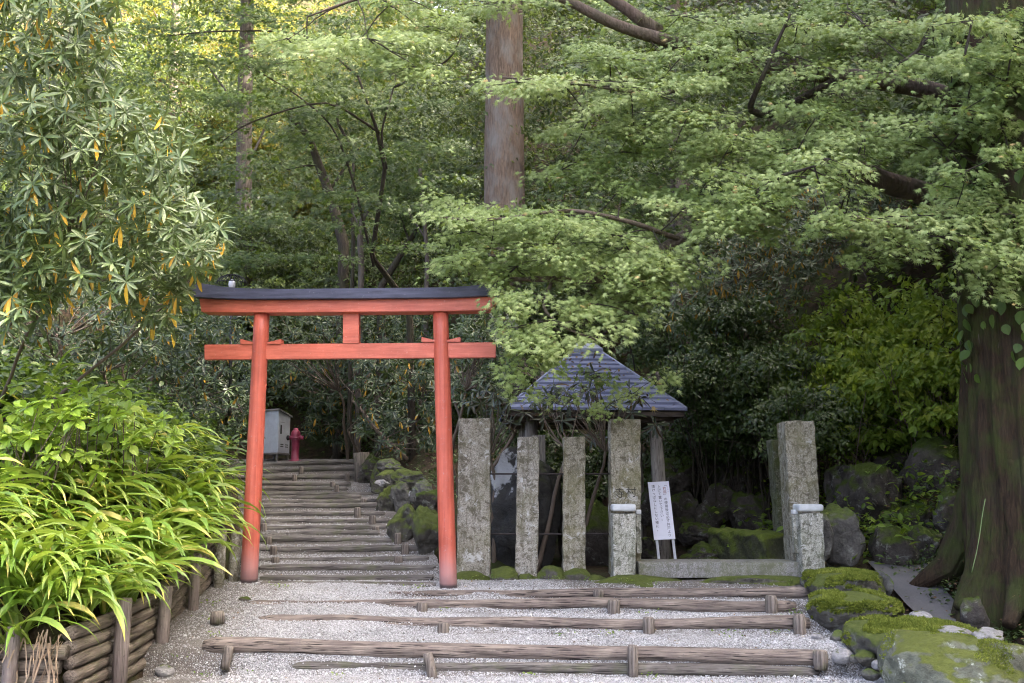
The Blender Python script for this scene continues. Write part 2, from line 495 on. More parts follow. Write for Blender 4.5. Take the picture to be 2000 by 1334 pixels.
def gravel_mat():
    m, nt, b, out = new_mat('white_gravel'); g = G(nt)
    co = g.coord(kind='Object')
    v = g.voro(co, 105, 'F1', 'Color'); d = g.voro(co, 105, 'F1', 'Distance')
    sep = g.n('ShaderNodeSeparateColor'); g.l(v, sep.inputs[0])
    n1 = g.noise(co, 1.1, 6, .6); n2 = g.noise(co, 6, 6, .7)
    stone = g.ramp(sep.outputs[0], [(0, (.14, .138, .132)), (.28, (.26, .258, .25)), (.7, (.37, .368, .357)), (1, (.46, .458, .447))])
    soil = g.mix(n2, (.065, .056, .048), (.20, .18, .155))
    tint = g.attr('soil')
    f = g.math('ADD', tint, g.math('MULTIPLY', g.math('SUBTRACT', n2, .5), .9))
    f = g.math('ADD', f, g.math('MULTIPLY', g.math('SUBTRACT', sep.outputs[1], .5), .7))
    col = g.mix(g.ramp(f, [(.42, 0.), (.56, 1.)]), stone, soil)
    col = g.mix(.5, col, g.mix(1., col, g.ramp(d, [(.3, 1.2), (.75, .3)]), 'MULTIPLY'))
    g.l(col, b.inputs['Base Color'])
    b.inputs['Roughness'].default_value = .85
    g.bump(g.math('SUBTRACT', 1.0, d), b, .9, .012)
    return m
M['gravel'] = gravel_mat()

def pebble_mat():
    m, nt, b, out = new_mat('white_pebble'); g = G(nt)
    g.l(g.ramp(g.attr('tint'), [(0, (.14, .138, .132)), (.3, (.26, .258, .25)), (.7, (.38, .378, .367)), (1, (.49, .488, .477))]), b.inputs['Base Color'])
    b.inputs['Roughness'].default_value = .8
    return m
M['pebble'] = pebble_mat()

def ground_mat():
    m, nt, b, out = new_mat('forest_soil'); g = G(nt)
    co = g.coord()
    n1 = g.noise(co, .5, 6); n2 = g.noise(co, 9, 8, .7); n3 = g.noise(co, 2.4, 6)
    col = g.ramp(n2, [(.3, (.022, .016, .011)), (.7, (.085, .06, .038))])
    col = g.mix(g.ramp(n3, [(.45, 0.), (.62, .8)]), col, (.035, .05, .014))
    g.l(col, b.inputs['Base Color']); b.inputs['Roughness'].default_value = .95; b.inputs['Specular IOR Level'].default_value = .08
    g.bump(n2, b, 1.0, .05)
    return m
M['ground'] = ground_mat()

def asphalt_mat():
    m, nt, b, out = new_mat('damp_concrete_path'); g = G(nt)
    co = g.coord(); n1 = g.noise(co, 1.6, 6); n2 = g.noise(co, 60, 4, .8)
    col = g.mix(n1, (.05, .048, .047), (.15, .145, .145))
    col = g.mix(.4, col, g.mix(1., col, g.ramp(n2, [(.3, .5), (.7, 1.4)]), 'MULTIPLY'))
    g.l(col, b.inputs['Base Color']); b.inputs['Roughness'].default_value = .7
    g.bump(n2, b, .4, .006)
    return m
M['path'] = asphalt_mat()
# ------------------------------------------------------------------ terrain profile
def solveY(py, m=.1442, z0=.55, y0=10.6):
    s = slope(py)
    return (z0 - 1.55 - y0 * m) / (s - m)

LOWER = [  # px_left, y_left, px_right, y_right (log axis), depth, radius
    (398, 1265, 1613, 1284, 8.62, .068),
    (505, 1215, 1580, 1221, 9.28, .064),
    (482, 1183, 1553, 1182, 9.80, .062),
    (566, 1167, 1586, 1156, 10.12, .054),
]
UPPER = [  # px_left, y_left, px_right, y_right (log axis), radius
    (508, 1144, 852, 1147, .055),
    (505, 1112, 852, 1108, .050),
    (500, 1097, 838, 1095, .048),
    (500, 1076, 822, 1072, .050),
    (498, 1058, 772, 1055, .050),
    (496, 1047, 742, 1041, .046),
    (494, 1035, 757, 1031, .050),
    (492, 1023, 761, 1016, .050),
    (488, 1006, 752, 1004, .048),
    (484, 993, 752, 987, .050),
    (482, 984, 737, 980, .046),
    (478, 975, 706, 973, .048),
    (474, 967, 731, 966, .046),
    (466, 957, 680, 956, .048),
    (460, 948, 686, 946, .055),
    (455, 934, 704, 931, .060),
    (450, 922, 702, 916, .060),
    (448, 911, 700, 903, .055),
]
def log_ends(L):
    if len(L) == 6:
        a = at(L[0], L[1], L[4] + .05); b = at(L[2], L[3], L[4]); r = L[5]
    else:
        Y = solveY((L[1] + L[3]) / 2)
        a = at(L[0], L[1], Y); b = at(L[2], L[3], Y); r = L[4]
    return a, b, r

prof = [(-40, 0), (8.54, 0)]
for L in LOWER:
    a, b, r = log_ends(L)
    zc = (a.z + b.z) / 2; Y = (a.y + b.y) / 2
    if len(prof) > 2: prof.append((Y - .075, zc - r * 1.05))
    prof.append((Y - .02, zc + r * .45)); prof.append((Y + .06, zc + r * .72))
for L in UPPER:
    a, b, r = log_ends(L)
    zc = (a.z + b.z) / 2; Y = a.y
    zp = prof[-1][1]
    if Y - .07 > prof[-1][0]: prof.append((Y - .07, max(zp, zc - r * 1.3)))
    prof.append((max(Y - .02, prof[-1][0] + .01), max(zp, zc + r * .4))); prof.append((max(Y + .05, prof[-1][0] + .02), max(zp, zc + r * .75)))
prof += [(21.6, 2.12), (24, 2.2), (90, 2.2)]
PY = np.array([p[0] for p in prof]); PZ = np.array([p[1] for p in prof])
RAMP_Y = [8.74, 9.3, 10.5]; RAMP_Z = [float(np.interp(8.74, PY, PZ)), float(np.interp(9.33, PY, PZ)) - .0, float(np.interp(10.55, PY, PZ))]

def path_z(x, y):
    z = np.interp(y, PY, PZ)
    ramp = np.interp(y, RAMP_Y, RAMP_Z)
    t = ss(-.3, -1.9, x) * ss(8.68, 8.8, y) * ss(10.7, 10.5, y)
    return z * (1 - t) + ramp * t

def smooth_z(y):
    return np.interp(y, [-40, 8.4, 10.6, 21, 90], [0, 0, .55, 2.08, 2.15])
def xl(y): return np.interp(y, [-40, 10.5, 10.9, 15, 20.5, 21.3], [-3.05, -3.02, -2.95, -4.1, -5.9, -8.0])
def xr(y): return np.interp(y, [-40, 10.4, 10.75, 11.5, 12.5, 15, 18, 21, 21.5, 23], [3.3, 3.3, -.55, -.95, -1.1, -1.9, -2.7, -3.2, -3.0, -2.6])

def ground_z(x, y):
    x = np.asarray(x, float); y = np.asarray(y, float)
    pl = smooth_z(y)
    L, Rr = xl(y), xr(y)
    dl = np.maximum(0, L - x); dr = np.maximum(0, x - Rr)
    base = pl - .22
    left = (.50 * ss(0, .12, dl) + .50 * np.minimum(dl, 2.2) + .38 * np.clip(dl - 2.2, 0, 10) + .22 * ss(0, .12, dl)) * ss(7.0, 7.2, y)
    # right side, low: wall, channel, bank
    dq = np.maximum(0, x - 3.3)
    rl = .12 * ss(.2, .5, dq) + .62 * np.maximum(0, dq - 1.35) + .12 * ss(1.2, 1.6, dq)
    # right side, up: rock bank by the stairs, well court, slope
    mound = (.15 * ss(0, .3, dr) + .75 * ss(.1, 1.1, dr)) * ss(11.2, 13, y)
    court = .62 - base
    tc = ss(.6, 1.5, dr) * ss(16.8, 14.8, y)
    ru = mound * (1 - tc) + court * tc
    drop = (court - .16) * ss(3.1, 3.6, x) * ss(12.6, 11.6, y)
    ru = ru - drop + .55 * np.maximum(0, x - 4.65) + .30 * np.maximum(0, x - 3.4) * ss(12.0, 13.0, y)
    t = ss(10.45, 11.0, y)
    right = rl * (1 - t) + ru * t
    yb = np.interp(x, [-14, -7, -2.5, 0, 6, 12], [22.5, 23.2, 23.0, 17.4, 15.5, 15])
    hill = np.maximum(0, y - yb)
    hill = .72 * hill * ss(0, 4, hill) * np.interp(hill, [0, 50, 70], [1, 1, .9])
    ridge = np.maximum(0, x - 7.5) * .95
    ridge = np.minimum(ridge, 14)
    nz = .0
    return base + left + right + hill + ridge

xs = np.concatenate([np.arange(-70, -14, 2.), np.arange(-14, 14, .22), np.arange(14, 72, 2.)])
ys = np.concatenate([np.arange(-60, 2, 3.), np.arange(2, 27, .22), np.arange(27, 96, 1.)])
XX, YY = np.meshgrid(xs, ys)
ZZ = ground_z(XX, YY)
near = ((np.abs(XX) < 14) & (YY > 2)).astype(float)
offp = np.clip(np.maximum(xl(YY) - XX, XX - xr(YY)), 0, 1)
nzv = np.array([mnoise.noise(Vector((a * .9, b * .9, 0))) * .10 + mnoise.noise(Vector((a * 3.1, b * 3.1, 5))) * .04 for a, b in zip(XX.ravel(), YY.ravel())]).reshape(XX.shape)
ZZ = ZZ + nzv * (.2 + offp) * 1.2
def grid_faces(ny, nx):
    i = np.arange(ny - 1)[:, None] * nx; j = np.arange(nx - 1)[None, :]
    return np.stack([i + j, i + j + 1, i + nx + j + 1, i + nx + j], -1).reshape(-1, 4)
solo('ground', (np.stack([XX.ravel(), YY.ravel(), ZZ.ravel()], -1), grid_faces(*XX.shape)), M['ground'],
     'dark forest soil of the valley and its wooded slopes', 'ground', smooth=True, kind='structure', loc=(0, 0, 0))

# gravel of the lower flight and of the stair
def path_patch(name, yv, xf, nx, label, soil_fn, jit):
    u = np.linspace(0, 1, nx)
    Yg = np.repeat(yv[:, None], nx, 1)
    Lx, Rx = xf(yv)
    Xg = Lx[:, None] + (Rx - Lx)[:, None] * u[None, :]
    Zg = path_z(Xg, Yg)
    n = np.array([mnoise.noise(Vector((a * 1.7, b * 1.7, 2))) * .022 + mnoise.noise(Vector((a * 7, b * 7, 2))) * .010 + mnoise.noise(Vector((a * 33, b * 33, 2))) * .006 for a, b in zip(Xg.ravel(), Yg.ravel())]).reshape(Xg.shape)
    Zg = Zg + n * jit
    return solo(name, (np.stack([Xg.ravel(), Yg.ravel(), Zg.ravel()], -1), grid_faces(*Xg.shape)), M['gravel'], label, 'path',
                smooth=True, kind='structure', loc=(0, 0, 0), attr={'soil': soil_fn(Xg, Yg).ravel()})
def soil_shade_low(x, y):
    s = .22 + .40 * ss(-2.0, -2.75, x) + .5 * ss(2.2, 3.1, x) * ss(8.8, 9.4, y)
    s += .12 * ss(-2.0, -2.6, x) * ss(9.2, 8.6, y)
    s += .5 * ss(.2, .8, x) * ss(9.95, 10.2, y)
    for L in LOWER:
        s += .30 * ss(.10, .02, np.abs(y - (L[4] - .11))) * ss(-1.2, -.2, x)  # dark strip in front of each log: its shadow painted as soil
    return s
def soil_up(x, y):
    return .54 + .26 * ss(11.0, 12.6, y) + .1 * np.sin(x * 3.1 + y * 2.2)
path_patch('gravel_path', np.concatenate([np.arange(1., 7.5, .12), np.arange(7.5, 10.76, .022)]), lambda y: (np.full(len(y), -3.1), np.full(len(y), 3.75) - .45 * ss(9.6, 10.4, y)), 230, 'white gravel treads of the lower flight', soil_shade_low, 1)
path_patch('stair_path', np.arange(10.70, 23.6, .028), lambda y: (xl(y) - .05, xr(y) + .12), 90, 'gravel and soil treads of the upper stair', soil_up, .9)

# loose stones of the gravel
NP = 70000
gx = rng.uniform(-2.95, 3.3, NP); gy = 7.4 + (10.5 - 7.4) * rng.random(NP) ** .9
keep = rng.random(NP) > np.clip(soil_shade_low(gx, gy) - .15, 0, .93)
gx, gy = gx[keep], gy[keep]
nup = 9000
uy = rng.uniform(10.6, 15, nup); ux = xl(uy) + (xr(uy) - xl(uy)) * rng.random(nup)
gx = np.concatenate([gx, ux]); gy = np.concatenate([gy, uy])
gz = path_z(gx, gy)
sz = rng.uniform(.004, .0095, len(gx)) * np.where(rng.random(len(gx)) > .97, 2.0, 1)
octv = np.array([[1, 0, 0], [-.2, 1, .1], [-1, .1, 0], [.1, -1, .1], [.1, .1, .75], [0, 0, -.7]])
octf = np.array([[0, 1, 4], [1, 2, 4], [2, 3, 4], [3, 0, 4], [1, 0, 5], [2, 1, 5], [3, 2, 5], [0, 3, 5]])
ang = rng.uniform(0, 6.28, len(gx)); ca, sa = np.cos(ang), np.sin(ang)
jit = rng.uniform(.6, 1.3, (len(gx), 6, 3)) * octv[None]
Vx = jit[..., 0] * ca[:, None] - jit[..., 1] * sa[:, None]; Vy = jit[..., 0] * sa[:, None] + jit[..., 1] * ca[:, None]
PV = np.stack([gx[:, None] + Vx * sz[:, None], gy[:, None] + Vy * sz[:, None], gz[:, None] + jit[..., 2] * sz[:, None] + .003], -1).reshape(-1, 3)
PF = (octf[None] + (np.arange(len(gx)) * 6)[:, None, None]).reshape(-1, 3)
solo('gravel', (PV, PF), M['pebble'], 'loose white stones lying on the treads', 'gravel', kind='stuff', attr={'tint': np.repeat(rng.random(len(gx)), 6)}, loc=(0, 0, 0))

# damp concrete path behind the mossy wall
pts = []
for i, (y, x0, x1, z) in enumerate([(8.2, 4.05, 4.35, .10), (8.8, 3.95, 4.4, .20), (9.4, 3.9, 4.4, .27), (10.1, 3.9, 4.4, .34), (10.8, 3.95, 4.5, .42), (11.6, 4.05, 4.7, .5)]):
    for u in np.linspace(0, 1, 9):
        xq = x0 + (x1 - x0) * u; pts.append((xq, y, float(ground_z(xq, y)) + .07))
solo('paved_path', (np.array(pts), grid_faces(6, 9)), M['path'], 'damp grey concrete path', 'path', smooth=True, kind='structure')

# ------------------------------------------------------------------ step logs and stakes
def step_log(a, b, r, mat, seed, name, label, group, wear=0, bow=0.0):
    a, b = Vector(a), Vector(b)
    L = (b - a).length; n = 46
    V, F = tube([(L * (i / (n - 1)) - L / 2, 0, 0) for i in range(n)], r, 20)
    k = len(V) - 2
    for i in range(len(V)):
        p = Vector(V[i]); x = p.x
        q = Vector((x * 1.1, p.y * 6, p.z * 6)) + Vector((seed * 3.3, seed, 0))
        d = 1 + .13 * mnoise.noise(Vector((x * .9, 0, seed * 2.2))) + .15 * mnoise.noise(q) + .06 * mnoise.noise(Vector((x * 7, p.y * 30, p.z * 30)))
        e = min(1, (L / 2 - abs(x)) / .05 + .72)
        d *= e if i < k else 1
        kn = mnoise.noise(Vector((x * 2.6, p.y * 14, seed * 4.4)))
        d *= 1 + (.12 * max(0, kn - .25) - .16 * max(0, -kn - .3))
        if wear and p.z > 0:   # worn-down tops
            d *= 1 - wear * max(0, mnoise.noise(Vector((x * 1.3, 1, seed))))
        p.y *= d; p.z *= d
        p.z += .034 * mnoise.noise(Vector((x * .7, 3, seed))) + bow * (x / L) ** 2
        V[i] = p[:]
    rot = Vector((1, 0, 0)).rotation_difference((b - a).normalized())
    me = raw_mesh(name, V, F, mat, True)
    o = put(name, me, None, (a + b) / 2)
    o.rotation_mode = 'QUATERNION'; o.rotation_quaternion = rot
    return tag(o, label, 'log', group)

def stake(px, py, Y, h, r, seed, label, lean=(0, 0), mat='stake', dz=0):
    p = at(px, py, Y)
    pts = [p + Vector((lean[0] * t, lean[1] * t, (t - .5) * h)) for t in (-.1, .2, .5, .75, .93, 1.0)]
    V, F = tube(pts, [r * .95, r, r * 1.02, r, r * .97, r * .8], 14, .14, 9, seed)
    return solo('stake', (V, F), M[mat], label, 'stake', 'stakes holding the step logs', smooth=True)

GL = 'logs of the lower flight of steps'
a, b, r = log_ends(LOWER[0])
step_log(a, b, r, M['log'], 1, 'step_log', 'long purple-grey log edging the nearest step, lying on a half-buried lower log', GL, .1)
step_log(at(560, 1301, 8.62), at(1597, 1313, 8.58), .060, M['log_up'], 2, 'step_log', 'brown half-buried log under the nearest step log', GL, .1)
a, b, r = log_ends(LOWER[1])
step_log(a, b, r, M['log'], 3, 'step_log', 'worn log edging the second step from the front, its pale left end sinking into gravel', GL, .25)
step_log(at(860, 1247, 9.25), at(1545, 1247, 9.23), .050, M['log_up'], 4, 'step_log', 'dark lower log tucked under the second step log from the front', GL, .1)
a, b, r = log_ends(LOWER[2])
step_log(a, b, r, M['log'], 5, 'step_log', 'log edging the third step from the front, split by grey stakes', GL, .25)
a, b, r = log_ends(LOWER[3])
step_log(a, b, r, M['log'], 6, 'step_log', 'thin log edging the fourth step, right at the foot of the right gate post', GL, .2)
ORD = ['lowest', 'second', 'third', 'fourth', 'fifth', 'sixth', 'seventh', 'eighth', 'ninth', 'tenth', 'eleventh', 'twelfth', 'thirteenth', 'fourteenth', 'fifteenth', 'sixteenth', 'seventeenth', 'topmost']
for i, L in enumerate(UPPER):
    a, b, r = log_ends(L)
    lab = f'{ORD[i]} old log of the stair climbing behind the gate' if i in (0, 17) else f'old log of the stair behind the gate, {ORD[i]} from its foot'
    step_log(a, b, r, M['log_up'], 10 + i, 'step_log', lab, 'logs of the stair behind the gate', .15)
# a flat sawn plank between the gate posts
a, b = at(512, 1128, 10.78), at(846, 1130, 10.78)
solo('step_plank', box((a + b) / 2, ((b - a).length, .22, .05), (0, 0, 0), .006, 2, 1, .006, 3, .1), M['log_up'], 'flat weathered plank set in gravel between the gate posts', 'plank', smooth=False)

stake(440, 1282, 8.53, .17, .040, 1, 'pale split stake at the left end of the nearest step log', (.03, 0))
stake(846, 1302, 8.50, .21, .042, 2, 'leaning stake left of centre in front of the nearest step log', (-.05, .02))
stake(1236, 1293, 8.50, .27, .045, 3, 'tall stake right of centre in front of the nearest step log')
stake(1602, 1287, 8.52, .14, .058, 4, 'stout mossy stake at the right end of the nearest step log')
stake(866, 1234, 9.20, .16, .05, 5, 'low worn stake left of centre at the second step log')
stake(1267, 1229, 9.18, .21, .052, 6, 'stout stake right of centre at the second step log')
stake(1562, 1224, 9.17, .22, .055, 7, 'mossy stake at the right end of the second step log')
stake(824, 1189, 9.71, .12, .050, 8, 'short stake left of centre at the third step log')
stake(1199, 1188, 9.70, .16, .058, 9, 'broad stake at the middle of the third step log')
stake(1506, 1183, 9.72, .19, .055, 10, 'stake near the right end of the third step log')
stake(1169, 1160, 10.05, .08, .050, 11, 'small rounded stake at the middle of the fourth step log')
SW = ['left stake of the %s stair log behind the gate', 'right stake of the %s stair log behind the gate']
for k, (px, py, li, h) in enumerate([(538, 1102, 2, .16), (778, 1095, 2, .10), (534, 1079, 3, .15), (791, 1075, 3, .15), (524, 1060, 4, .15), (777, 1055, 4, .18),
                                     (515, 1034, 6, .16), (734, 1040, 6, .17), (727, 1019, 7, .17), (698, 1003, 8, .18), (710, 982, 10, .13), (657, 956, 13, .15), (650, 948, 14, .13),
                                     (575, 937, 15, .2), (678, 935, 15, .22), (588, 921, 16, .2), (697, 917, 16, .24)]):
    side = 0 if px < 600 else 1
    stake(px, py, solveY((UPPER[li][1] + UPPER[li][3]) / 2) - .10, h, .046, 30 + k, SW[side] % ORD[li])

# ------------------------------------------------------------------ torii
PL, PR = at(486, 1141, 10.55), at(876, 1151, 10.40)
U = Vector((PR.x - PL.x, PR.y - PL.y, 0)).normalized(); N = Vector((U.y, -U.x, 0))   # N faces the camera
def onp(px, py, off=0):
    cx = (px - 1000) / FPX; cy = (667 - py) / FPX
    d = Vector((cx, _c - cy * _s, _s + cy * _c))
    P0 = Vector((PL.x, PL.y, 0)) + N * off
    t = (P0 - Vector((0, 0, EYE.z))).dot(N) / d.dot(N)
    p = EYE + d * t
    return p - N * off
def prism(front, d0, d1, crown=0):
    """outline on the gate's plane pushed d0..d1 along N"""
    P = [Vector(p) for p in front]; n = len(P)
    bm = bmesh.new()
    A = [bm.verts.new(p + N * d0) for p in P]; B = [bm.verts.new(p + N * d1) for p in P]
    bm.faces.new(A); bm.faces.new(B[::-1])
    for i in range(n):
        j = (i + 1) % n
        bm.faces.new((A[j], A[i], B[i], B[j]))
    bmesh.ops.recalc_face_normals(bm, faces=bm.faces[:])
    bmesh.ops.bevel(bm, geom=[e for e in bm.edges if e.calc_face_angle(0) > .6], offset=.005, segments=2, affect='EDGES')
    bm.verts.index_update()
    return bm_out(bm)
torii = thing('torii_gate', 'vermilion wooden torii gate with dark curved top beam, straddling the foot of the stair', 'gate', (PL + PR) / 2)
ktop = [(371, 547), (400, 554.5), (440, 560.5), (480, 563.5), (560, 564.5), (700, 563), (830, 562), (890, 560.5), (940, 556.5), (990, 549.5)]
kbot = [(378, 580), (420, 583), (480, 584.5), (560, 584), (700, 583), (830, 582), (890, 581), (940, 578.5), (986, 575)]
part('top_beam', prism([onp(x, y, .16) for x, y in ktop] + [onp(x, y, .16) for x, y in kbot[::-1]], -.17, .17), M['black'], torii)
stop_ = [(389, 582.5), (420, 584.6), (480, 586), (560, 585.5), (700, 584.5), (830, 583.5), (890, 582), (940, 579.8), (968, 577.8)]
sbot = [(393, 609), (420, 609.6), (480, 610), (560, 610), (700, 609), (830, 608), (890, 607), (940, 605.5), (962, 604.5)]
part('second_beam', prism([onp(x, y, .11) for x, y in stop_] + [onp(x, y, .11) for x, y in sbot[::-1]], -.11, .11), M['red'], torii)
part('tie_beam', prism([onp(x, y, .035) for x, y in ((399, 673), (968, 668.5), (968, 698), (399, 702.5))], -.035, .035), M['red'], torii)
part('centre_strut', prism([onp(x, y, .045) for x, y in ((669.5, 608), (700.5, 608), (700.5, 670.6), (669.5, 671))], -.045, .045), M['red'], torii)
for pa, pb, yo in ((469, 497, 0), (549, 521, 0), (823, 851, -4), (899, 871, -4)):
    part('wedge', prism([onp(x, y + yo, .05) for x, y in ((pa, 662), (pb, 668.5), (pb, 672.4), (pa, 672.4))], -.05, .05), M['red'], torii)
for (b0, t0) in ((PL, onp(511.5, 612)), (PR, onp(860.5, 610))):
    pts = [Vector(b0).lerp(t0, k) for k in np.linspace(-.012, 1, 14)]
    V, F = tube(pts, np.linspace(.0895, .082, 14), 40, .012, 6, 3)
    o = part('gate_post', (V, F), M['red_post'], torii, True)
    # let the post's own origin sit at its foot, so that its paint wears off from there
    off = Vector(b0) - wloc(torii)
    o.data.transform(Matrix.Translation(-off)); o.location = off

# ------------------------------------------------------------------ stone fence in front of the well
fence = thing('stone_fence', 'row of four lichened granite posts joined by two iron rods beside the right gate post', 'fence', at(1075, 1125, 11))
def stone_post(xa, xb, ytop, ybot, Y, dep, mat, parent, name='post', label=None, seed=0, xa2=None, xb2=None):
    a, b = at(xa, ytop, Y), at(xb, ytop, Y)
    a2, b2 = at(xa2 if xa2 is not None else xa, ybot, Y), at(xb2 if xb2 is not None else xb, ybot, Y)
    w = b.x - a.x; h = a.z - a2.z + .12
    V, F = box((0, 0, 0), (w, dep, h), (0, 0, 0), .014, 2, 1, .012, seed, .05)
    t = (V[:, 2] + h / 2) / h
    V = V + np.array([(a.x + b.x) / 2, Y + dep / 2, a.z - h / 2])
    lean = ((a2.x + b2.x) - (a.x + b.x)) / 2; wf = (b2.x - a2.x) / w
    V[:, 0] = (a.x + b.x) / 2 + (V[:, 0] - (a.x + b.x) / 2) * (wf + (1 - wf) * t) + lean * (1 - t)
    if parent is None: return V, F
    return part(name, (V, F), M[mat], parent, False, None, label)
stone_post(895.5, 957, 817, 1126, 10.95, .30, 'post', fence, label='tall end post with pale lichen', seed=1, xa2=892, xb2=958)
stone_post(1011, 1053.5, 853, 1122, 11.0, .20, 'post', fence, label='short post blotched with white lichen', seed=2, xa2=1006, xb2=1050)
stone_post(1101, 1142.5, 853, 1122, 11.0, .20, 'post2', fence, label='short post mossy at the foot', seed=3, xa2=1099, xb2=1144)
ip = stone_post(1192.5, 1251.5, 818, 1122, 10.95, .30, 'post2', fence, name='inscribed_post', label='tall post with carved characters', seed=4, xa2=1193, xb2=1252)
for yy in (925.5, 1043):
    a, b = at(940, yy, 11.12), at(1200, yy, 11.12)
    part('rod', tube(bend(a, b, 8, .004, 3), .009, 8), M['iron'], fence, True)

def text_VF(ch, size, font_extrude=.0, res=2):
    c = bpy.data.curves.new('lettering', 'FONT'); c.body = ch; c.size = size; c.extrude = font_extrude; c.resolution_u = res
    o = bpy.data.objects.new('lettering', c); COL.objects.link(o)
    dg = bpy.context.evaluated_depsgraph_get(); dg.update()
    me = bpy.data.meshes.new_from_object(o.evaluated_get(dg))
    V = np.array([v.co[:] for v in me.vertices]).reshape(-1, 3)
    by = {}
    for p in me.polygons: by.setdefault(len(p.vertices), []).append(list(p.vertices))
    bpy.data.objects.remove(o); bpy.data.curves.remove(c); bpy.data.meshes.remove(me)
    return V, [np.array(v) for v in by.values()]
def glyphs(items, size, to_world, extrude=.0006):
    """items: (char, u, v) with u right, v up in metres on the board; to_world maps (u,v,w) arrays"""
    out = []
    for ch, u, v in items:
        V, F = text_VF(ch, size, extrude)
        V = V.copy(); V[:, 0] += u - size * .5; V[:, 1] += v - size * .38
        out.append((to_world(V), F))
    return join(*out)
# carved characters (only the lowest pair stands clear of the bollard)
pc = at(1222, 963, 10.95)
items = [('寺', -.068, .0), ('村', .062, .012)]
cv = glyphs(items, .118, lambda V: np.stack([pc.x + V[:, 0], 10.9445 - V[:, 2] * .5, pc.z + V[:, 1]], -1), .001)
part('carved_lettering', cv, M['carve'], ip)  # flat dark strokes: shade of the cuts is put into the colour

# pillar pair on the right of the sill
pil = thing('stone_pillar', 'tall weathered stone pillar on the right of the sill, facing the inscribed post', 'pillar', at(1580, 1105, 11.1))
stone_post(1532.5, 1591, 822, 1108, 11.1, .34, 'post2', pil, name='shaft', seed=6, xa2=1550, xb2=1609)
bp = stone_post(1508, 1552, 858, 1100, 12.1, .28, 'post_dark', None, seed=7, xa2=1528, xb2=1570)
solo('stone_pillar', bp, M['post_dark'], 'dark mossy lower pillar standing behind the tall right pillar', 'pillar')
for (xa, xb, xa2, xb2, cx0, cx1, cy0, cy1, lab, Y, sd) in ((1197, 1243, 1197, 1241, 1196, 1243, 985, 999, 'white-crusted short stone bollard with rounded cap in front of the inscribed post', 10.62, 8),
                                                  (1561, 1608, 1569, 1613, 1560, 1609, 985, 999, 'leaning lichened stone bollard with rounded cap right of the sill', 10.62, 9)):
    bo = thing('stone_bollard', lab, 'bollard', at((xa2 + xb2) / 2, 1122, Y), 'capped stone bollards at the sill')
    stone_post(xa, xb, 1003, 1120, Y, .24, 'bollard', bo, name='shaft', seed=sd, xa2=xa2, xb2=xb2)
    a, b = at(cx0, cy0, Y), at(cx1, cy1, Y)
    part('cap', box(((a.x + b.x) / 2, Y + .12, (a.z + b.z) / 2), (b.x - a.x, .27, a.z - b.z), (0, 0, 0), .03, 4, 1, .003, sd, .05), M['cap'], bo, True)
    sx = at(cx1 + 5 if sd == 8 else cx0 - 5, 1010, Y + .1)
    e = at(0, 1004, Y + .1).z
    part('gate_stub', box((sx.x, Y + .16, e - .21), (.055, .07, .40), (0, 0, 0), .01, 2, 1, .004, sd, .05), M['bollard'], bo)
    part('stub_cap', box((sx.x, Y + .16, e + .02), (.06, .08, .05), (0, 0, 0), .014, 3), M['cap'], bo, True)

a, b = at(1246, 1098, 10.78), at(1566, 1096, 10.78)
z0, z1 = at(0, 1130, 10.7).z, a.z
sl = thing('stone_sill', 'worn grey stone sill lying between the two capped bollards', 'sill', ((a.x + b.x) / 2, 10.9, z0))
part('slab', box(((a.x + b.x) / 2, 11.0, (z0 + z1) / 2), (b.x - a.x, .52, z1 - z0), (0, 0, 0), .014, 2, 1, .005, 5, .1), M['sill'], sl)

# ------------------------------------------------------------------ notice board
S0 = [at(1265.5, 942, 11.75), at(1305.5, 940, 11.75), at(1319.5, 1053, 11.62), at(1277, 1055, 11.62)]
O = (S0[0] + S0[1] + S0[2] + S0[3]) / 4
eu = ((S0[1] - S0[0]) + (S0[2] - S0[3])).normalized()
ev = ((S0[0] - S0[3]) + (S0[1] - S0[2])); BH = ev.length / 2; ev = ev.normalized()
BW = ((S0[1] - S0[0]).length + (S0[2] - S0[3]).length) / 2
ew = eu.cross(ev).normalized()
if ew.y > 0: ew = -ew
sb = thing('notice_board', 'leaning white notice board with columns of black brush writing, on two thin legs', 'sign', O - ev * (BH / 2 + .22))
def brd(V):
    V = np.asarray(V)
    return np.array(O)[None] + V[:, :1] * np.array(eu) + V[:, 1:2] * np.array(ev) + V[:, 2:3] * np.array(ew)
V, F = box((0, 0, 0), (BW, BH, .016), (0, 0, 0), .003, 2)
panel = part('panel', (brd(V), F), M['sign'], sb)
for sx in (-.36, .40):
    V, F = box((sx * BW, -BH / 2 - .02, -.022), (.030, .46, .024), (0, 0, 0), .003, 2)
    part('leg', (brd(V), F), M['sign_leg'], sb)
c1 = '﹁釣瓶﹂の使用後は必ず井戸より'; c2 = '上げて置いて下さい。'; c3 = '漬けっぱなしにしない様に。'
def column(txt, u, v0, step, only=None, skip=''):
    return [(ch, u + (step * .18 if ch in '﹁。' else 0), v0 - i * step) for i, ch in enumerate(txt) if (ch in only if only else ch not in skip)]
st = BH * .0622; T0 = BH / 2 - st * .95
blk = column(c1, BW * .255, T0, st, skip='釣瓶') + column(c2, 0, T0 - st * .5, st) + column(c3, -BW * .27, T0 - st * .35, st)
f = lambda V: brd(np.stack([V[:, 0], V[:, 1], V[:, 2] + .0095], -1))
part('lettering', glyphs(blk, st * .98, f), M['ink'], panel)
part('red_lettering', glyphs(column(c1, BW * .255, T0, st, only='釣瓶'), st * .98, f), M['ink_red'], panel)
part('small_lettering', glyphs([(ch, BW * .41, T0 - st * (.7 + i * .62)) for i, ch in enumerate('つるべ')], st * .45, f), M['ink_blue'], panel)

